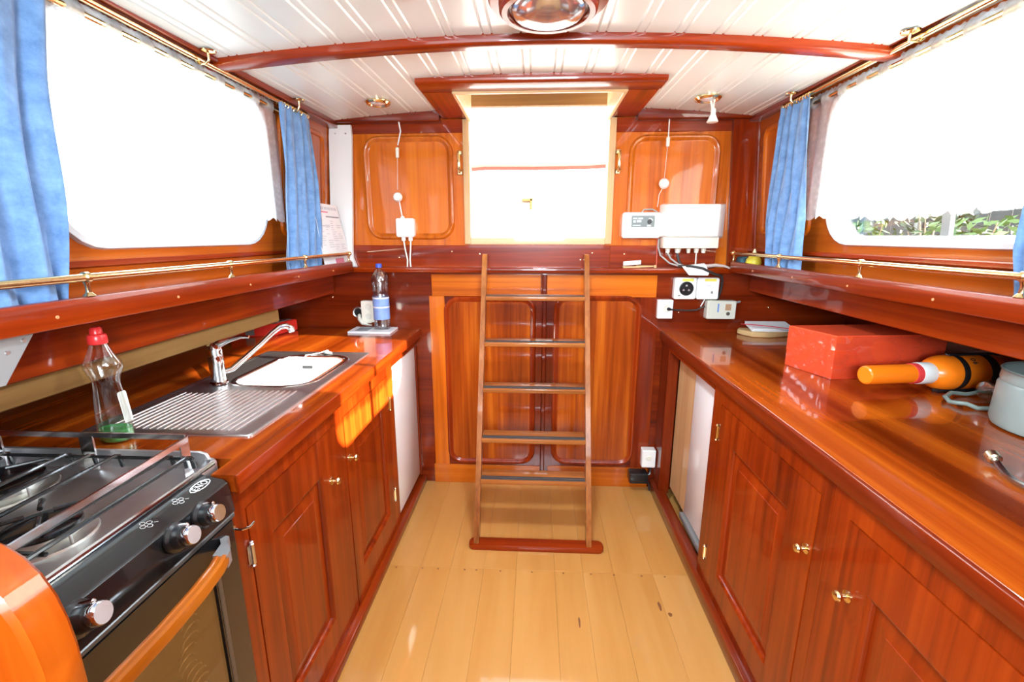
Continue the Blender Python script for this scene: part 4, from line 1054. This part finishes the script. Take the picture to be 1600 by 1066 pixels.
MB().lathe([(.009, 0), (.009, .010), (.005, .020)], (.712, YB - .037, 1.073), (.5, -1, 0), 12).build('plug', BLACKPL, sw)
cb = MB().tube([(.72, YB - .048, 1.073), (.76, YB - .03, 1.066), (.82, YB - .015, 1.062), (.87, YB - .015, 1.066), (.895, YB - .018, 1.080), (.91, YB - .018, 1.085)], .0045, 8)
tag(cb.build('black_cord', DKC), 'black cord running along the bulkhead from white switch to cream box', 'cord')
tag(MB().tube([(.905, YB - .02, 1.126), (.895, YB - .018, 1.10), (.888, YB - .016, 1.085)], .003, 6).build('white_wire', WHITEPL), 'short white wire hanging below the square boxes', 'wire')
bx = thing('cream_box', 'cream plastic box with blue and brown print standing on right worktop', 'box', (.99, 2.45, 1.02))
BXM = plain('grey_cream_plastic', (.62, .63, .54), .4)
MB().prism(rrect(.912, 1.062, 1.022, 1.120, .006, 3), mXZ(YB), 0, .050, .004).build('case', BXM, bx)
MB().box(.965, .972, YB - .0512, YB - .050, 1.060, 1.105).build('blue_print', plain('print_blue', (.12, .25, .60), .5), bx)
pb = MB().box(1.005, 1.035, YB - .0512, YB - .050, 1.070, 1.103)
pb.build('brown_print', plain('print_brown', (.42, .25, .14), .5, noise=.5, nscale=120), bx)
MB().lathe([(.010, 0), (.009, .003)], (1.022, YB - .050, 1.052), (0, -1, 0), 12).build('knob', plain('print_dark', (.08, .07, .05), .5), bx)
MB().lathe([(.006, 0), (.005, .03)], (1.063, YB - .02, 1.107), (1, 0, .2), 10).build('gland', GREYPL, bx)
ad = thing('plug_adapter', 'white plug adapter low on bulkhead above the black transformer', 'adapter', (.68, 2.46, .15))
MB().prism(rrect(.622, .700, .155, .262, .006, 3), mXZ(YB - .009), 0, .055, .005).build('case', WHITEPL, ad)
MB().lathe([(.016, 0), (.014, .002)], (.66, YB - .064, .215), (0, -1, 0), 16).build('outlet', CREAM, ad)
tr = thing('transformer', 'black mains transformer at the foot of the bulkhead right of ladder', 'transformer', (.62, 2.44, .06))
MB().box(.555, .660, YB - .085, YB - .009, .062, .125, .008).build('case', BLACKPL, tr)
MB().tube([(.655, YB - .05, .10), (.675, YB - .05, .11), (.68, YB - .035, .14), (.675, YB - .035, .158)], .0065, 8).build('lead', BLACKPL, tr)
MB().tube([(.655, YB - .04, .07), (.672, YB - .05, .050), (.676, YB - .06, .010)], .005, 8).build('lead', BLACKPL, tr)

# ---- things on the right worktop
rb = thing('red_box', 'red cardboard box wrapped in clear film on the right worktop', 'box', (1.24, 1.75, .945))
REDB = plain('red_board', (.95, .10, .035), .32, 0, .35)
A_, B_ = Vector((1.012, 1.838)), Vector((1.072, 1.640))
lv = Vector((.988, .12)).normalized() * .42
P4 = [tuple(B_), tuple(B_ + lv), tuple(A_ + lv), tuple(A_)]
bx_ = MB()
def inset(pts, d):
    c = sum((Vector(p) for p in pts), Vector((0, 0))) / 4
    return [tuple(Vector(p) + (c - Vector(p)).normalized() * d) for p in pts]
bx_.loft([[(u, v, z) for u, v in q] for q, z in ((inset(P4, .002), .9455), (P4, .948), (P4, 1.074), (inset(P4, .0015), 1.0755))])
bx_.build('carton', REDB, rb)
lid = MB(); P4b = inset(P4, -.002)
lid.loft([[(u, v, z) for u, v in q] for q, z in ((P4b, 1.010), (P4b, 1.104), (inset(P4b, .003), 1.1065))], False, True)
lid.build('lid', REDB, rb)
fm = glass('clear_film', (.97, .93, .93), .10, .06)
fl_ = MB(); rnf = random.Random(11)
nu, nv = 40, 14; gv = []
for j in range(nv + 1):
    for i in range(nu + 1):
        q = A_ + (B_ - A_) * min(1, i / 20) + (lv * max(0, (i - 20) / 20))
        nrm = Vector((-.957, -.29)) if i < 20 else (Vector((-.6, -.8)) if i == 20 else Vector((.12, -.99)))
        cr_ = abs(math.sin(i * .55 + j * .9)) * abs(math.sin(i * .23 - j * .5 + 1))
        q = q + nrm * (.0030 + rnf.uniform(0, .0009) + .0050 * cr_ + (.005 if 18 <= i <= 21 else 0))
        gv.append((q.x, q.y, .9465 + (1.1055 - .9465) * j / nv))
fl_.raw(gv, [[j * (nu + 1) + i, j * (nu + 1) + i + 1, (j + 1) * (nu + 1) + i + 1, (j + 1) * (nu + 1) + i] for j in range(nv) for i in range(nu)])
fl_.build('film', fm, rb, sharp=50)
# folder of papers on a pale board with a red strap
pb_ = thing('paper_stack', 'white papers on a tan board tied with a red strap beside the red box', 'papers', (1.18, 2.45, .945))
bd_ = MB()
bdp = [(1.085, 2.415), (1.12, 2.36), (1.20, 2.345), (1.34, 2.39), (1.36, 2.47), (1.10, 2.485), (1.08, 2.45)]
bd_.prism(bdp, mXY(.9455), 0, .026, .004)
bd_.build('tan_board', plain('tan_card', (.62, .40, .18), .6, noise=.1), pb_)
for i, (a, z) in enumerate(((-.04, .972), (.05, .977), (.0, .983))):
    c, s_ = math.cos(a), math.sin(a)
    MB().prism([(1.225 + c * u - s_ * v, 2.425 + s_ * u + c * v) for u, v in ((-.10, -.05), (.11, -.05), (.11, .05), (-.10, .05))], lambda u, v, h, z=z: (u, v, z + h + .25 * max(0, v - 2.39)), 0, .0045).build('paper_sheet', PAPER, pb_)
MB().loft([[(x, y, z), (x, y + .008, z + .002), (x, y + .008, z + .0035), (x, y, z + .0015)] for x, y, z in ((1.075, 2.40, 1.005), (1.10, 2.405, 1.003), (1.18, 2.37, 1.002), (1.30, 2.345, .992))]).build('red_strap', plain('red_strap', (.72, .06, .10), .5), pb_)
# orange lifebuoy light
fl_t = thing('rescue_light', 'orange rescue light lying on its side against the red box, with black bands', 'rescue light', (1.35, 1.53, .945))
ax = Vector((.470, .075, 0)).normalized(); o_ = Vector((1.085, 1.500, 1.006)); dn = Vector((0, 0, -.0))
ORG = plain('orange_plastic', (.95, .205, .008), .3, 0, .3)
MB().lathe([(.026, 0), (.030, .003), (.0315, .012), (.0315, .165)], o_, ax, 28).build('tube', ORG, fl_t)
MB().lathe([(.0335, .165), (.0345, .170), (.0345, .192)], o_, ax, 28).build('red_collar', plain('red_plastic2', (.70, .05, .05), .35), fl_t)
MB().lathe([(.0355, .186), (.0365, .192), (.0365, .232), (.035, .236)], o_, ax, 28).build('white_wrap', WHITEPL, fl_t)
MB().lathe([(.036, .234), (.048, .246), (.0565, .264), (.059, .284), (.059, .455), (.052, .47)], o_, ax, 30).build('body', ORG, fl_t)
for a, b in ((.300, .322), (.400, .432)): MB().lathe([(.0605, a), (.0615, a + .002), (.0615, b - .002), (.0605, b)], o_, ax, 30, False, False).build('band', BLACKPL, fl_t)
MB().lathe([(.045, .468), (.028, .476), (.024, .505), (.020, .512)], o_, ax, 20).build('end_cap', plain('grey_white_cap', (.62, .62, .66), .4), fl_t)
perp = ax.cross(Vector((0, 0, 1)))
MB().box(-.02, .24, -.010, .010, -.006, .006, .003, M=Matrix.Translation(o_ + ax * .27 + Vector((0, 0, -.056)) - Vector((.0, .02, 0))) @ Matrix.Rotation(math.atan2(ax.y, ax.x), 4, 'Z')).box(.02, .22, -.008, .008, -.004, .006, .003, M=Matrix.Translation(o_ + ax * .27 + Vector((0, 0, .058))) @ Matrix.Rotation(math.atan2(ax.y, ax.x), 4, 'Z')).build('clip', BLACKPL, fl_t)
nrm = (Vector((-ax.y, ax.x, 0)) * -1).normalized(); nrm = (nrm * .62 + Vector((0, 0, .78))).normalized()
tdir = nrm.cross(ax).normalized()
tt = text('lettering', '90', plain('black_print', (.02, .02, .02), .5), fl_t, o_ + ax * .352 + nrm * .0597, .024, (0, 0, 0), .0006)
mrot = Matrix((tdir, -ax if False else nrm.cross(tdir), nrm)).transposed()
tt.rotation_euler = mrot.to_euler()
# grey pot
gp = thing('grey_pot', 'grey-green metal pot cut by the right edge of the frame', 'pot', (1.36, 1.19, .945))
GPM = plain('grey_green_enamel', (.25, .30, .28), .38, 0, .2, noise=.08, nscale=20)
MB().lathe([(.10, .9455), (.142, .950), (.147, .963), (.145, 1.062), (.141, 1.070), (.143, 1.076), (.141, 1.098), (.145, 1.102), (.142, 1.105), (.137, 1.101), (.135, 1.07), (.137, .97), (.10, .955)], (1.392, 1.185, 0), (0, 0, 1), 40).build('body', GPM, gp)
MB().tube([(1.262, 1.12, 1.01), (1.252, 1.112, 1.02), (1.252, 1.112, 1.035), (1.262, 1.12, 1.045)], .004, 8).build('lug', STEEL, gp)
# hose ring and glass jar between the pot and the orange light
hr = tag(MB().tube([(1.40 + .115 * math.cos(a * .2618), 1.405 + .075 * math.sin(a * .2618), .952 + .004 * (a % 3)) for a in range(24)], .0065, 8, closed=True).build('hose_ring', plain('green_grey_hose', (.20, .25, .22), .4)), 'green-grey hose ring lying between the orange light and the pot', 'hose')
gj = thing('glass_jar', 'small clear glass jar lying behind the grey pot', 'jar', (1.43, 1.41, .945))
MB().lathe([(.018, 0), (.030, .004), (.033, .02), (.033, .075), (.026, .09), (.026, .105), (.023, .105), (.023, .09), (.030, .072), (.030, .01)], (1.375, 1.40, .988), (.94, .08, .1), 24).build('body', glass('jar_glass', (.78, .86, .80), .16, .03), gj)
# shower hose end
sh = thing('hose_end', 'chrome hose end with brass collar on the right worktop edge of frame', 'hose', (1.02, .95, .945))
pth = [(1.036, 1.000, .964), (1.026, .975, .957), (1.012, .945, .954), (1.002, .915, .953), (1.002, .88, .953), (1.015, .80, .953), (1.06, .68, .953), (1.16, .55, .953)]
MB().tube(pth, [.006, .0075, .007, .007, .0078, .0078, .0078, .0078], 10).build('hose', plain('blue_grey_chrome', (.50, .56, .60), .18, 1.0), sh)
MB().lathe([(.010, 0), (.0135, .003), (.0135, .020), (.010, .023)], (1.0335, .992, .962), Vector((.010, .030, .008)), 16).build('collar', plain('aged_brass', (.70, .62, .42), .3, 1.0), sh)

# ---- lamps on the ceiling
GLOBE = plain('lamp_glass', (.80, .82, .84), .12, .6)
def downlight(x, y, r_, lab, glow=True):
    z = zc(x, y) - .0005
    t = thing('downlight', lab, 'lamp', (x, y, z), 'brass downlights')
    MB().lathe([(r_ * 1.25, 0), (r_ * 1.25, -.006), (r_ * 1.12, -.013), (r_ * .95, -.013), (r_ * .85, -.007), (r_ * .80, .004)], (x, y, z), (0, 0, 1), 28, False, False).build('rim', BRASS, t)
    MB().lathe([(r_ * .82, .002), (r_ * .82, -.006), (r_ * .5, -.015), (r_ * .2, -.018)], (x, y, z), (0, 0, 1), 24).build('bulb', GLOBE, t)
downlight(-.713, 2.205, .045, 'brass downlight on the ceiling near the white post')
downlight(.738, 2.205, .045, 'brass downlight with a bulb hanging out on the right of the ceiling')
downlight(-.352, 1.225, .045, 'brass downlight on the ceiling left of the big round lamp')
downlight(.40, 1.225, .045, 'brass downlight on the ceiling right of the big round lamp')
hb_ = thing('hanging_bulb', 'halogen bulb hanging on white wire from the right brass downlight', 'bulb', (.762, 2.195, 1.95))
MB().tube([(.750, 2.205, 2.03), (.757, 2.20, 2.0), (.758, 2.197, 1.985)], .0045, 8).tube([(.764, 2.203, 2.03), (.764, 2.198, 1.985)], .003, 6).build('wire', CREAM, hb_)
MB().lathe([(.008, .036), (.010, .030), (.011, .012), (.022, -.012), (.0245, -.016), (.0235, -.019)], (.763, 2.197, 1.955), (0, 0, 1), 22).build('bulb', plain('bulb_white', (.80, .78, .72), .2), hb_)
dm = thing('dome_lamp', 'large round ceiling lamp with wooden ring and chrome dome', 'lamp', (.026, 1.335, zc(.026, 1.335)))
zt = zc(.026, 1.335)
MB().lathe([(.155, .004), (.155, -.010), (.150, -.016), (.128, -.018), (.126, -.036), (.120, -.042), (.106, -.042), (.102, -.034), (.100, -.01)], (.026, 1.335, zt), (0, 0, 1), 56, True, False).build('ring', wood('mahogany', 'x'), dm)
MB().lathe([(.102, -.026), (.100, -.034), (.085, -.048), (.055, -.060), (.015, -.066)], (.026, 1.335, zt), (0, 0, 1), 40).build('dome', plain('dome_chrome', (.75, .77, .80), .14, .9), dm)
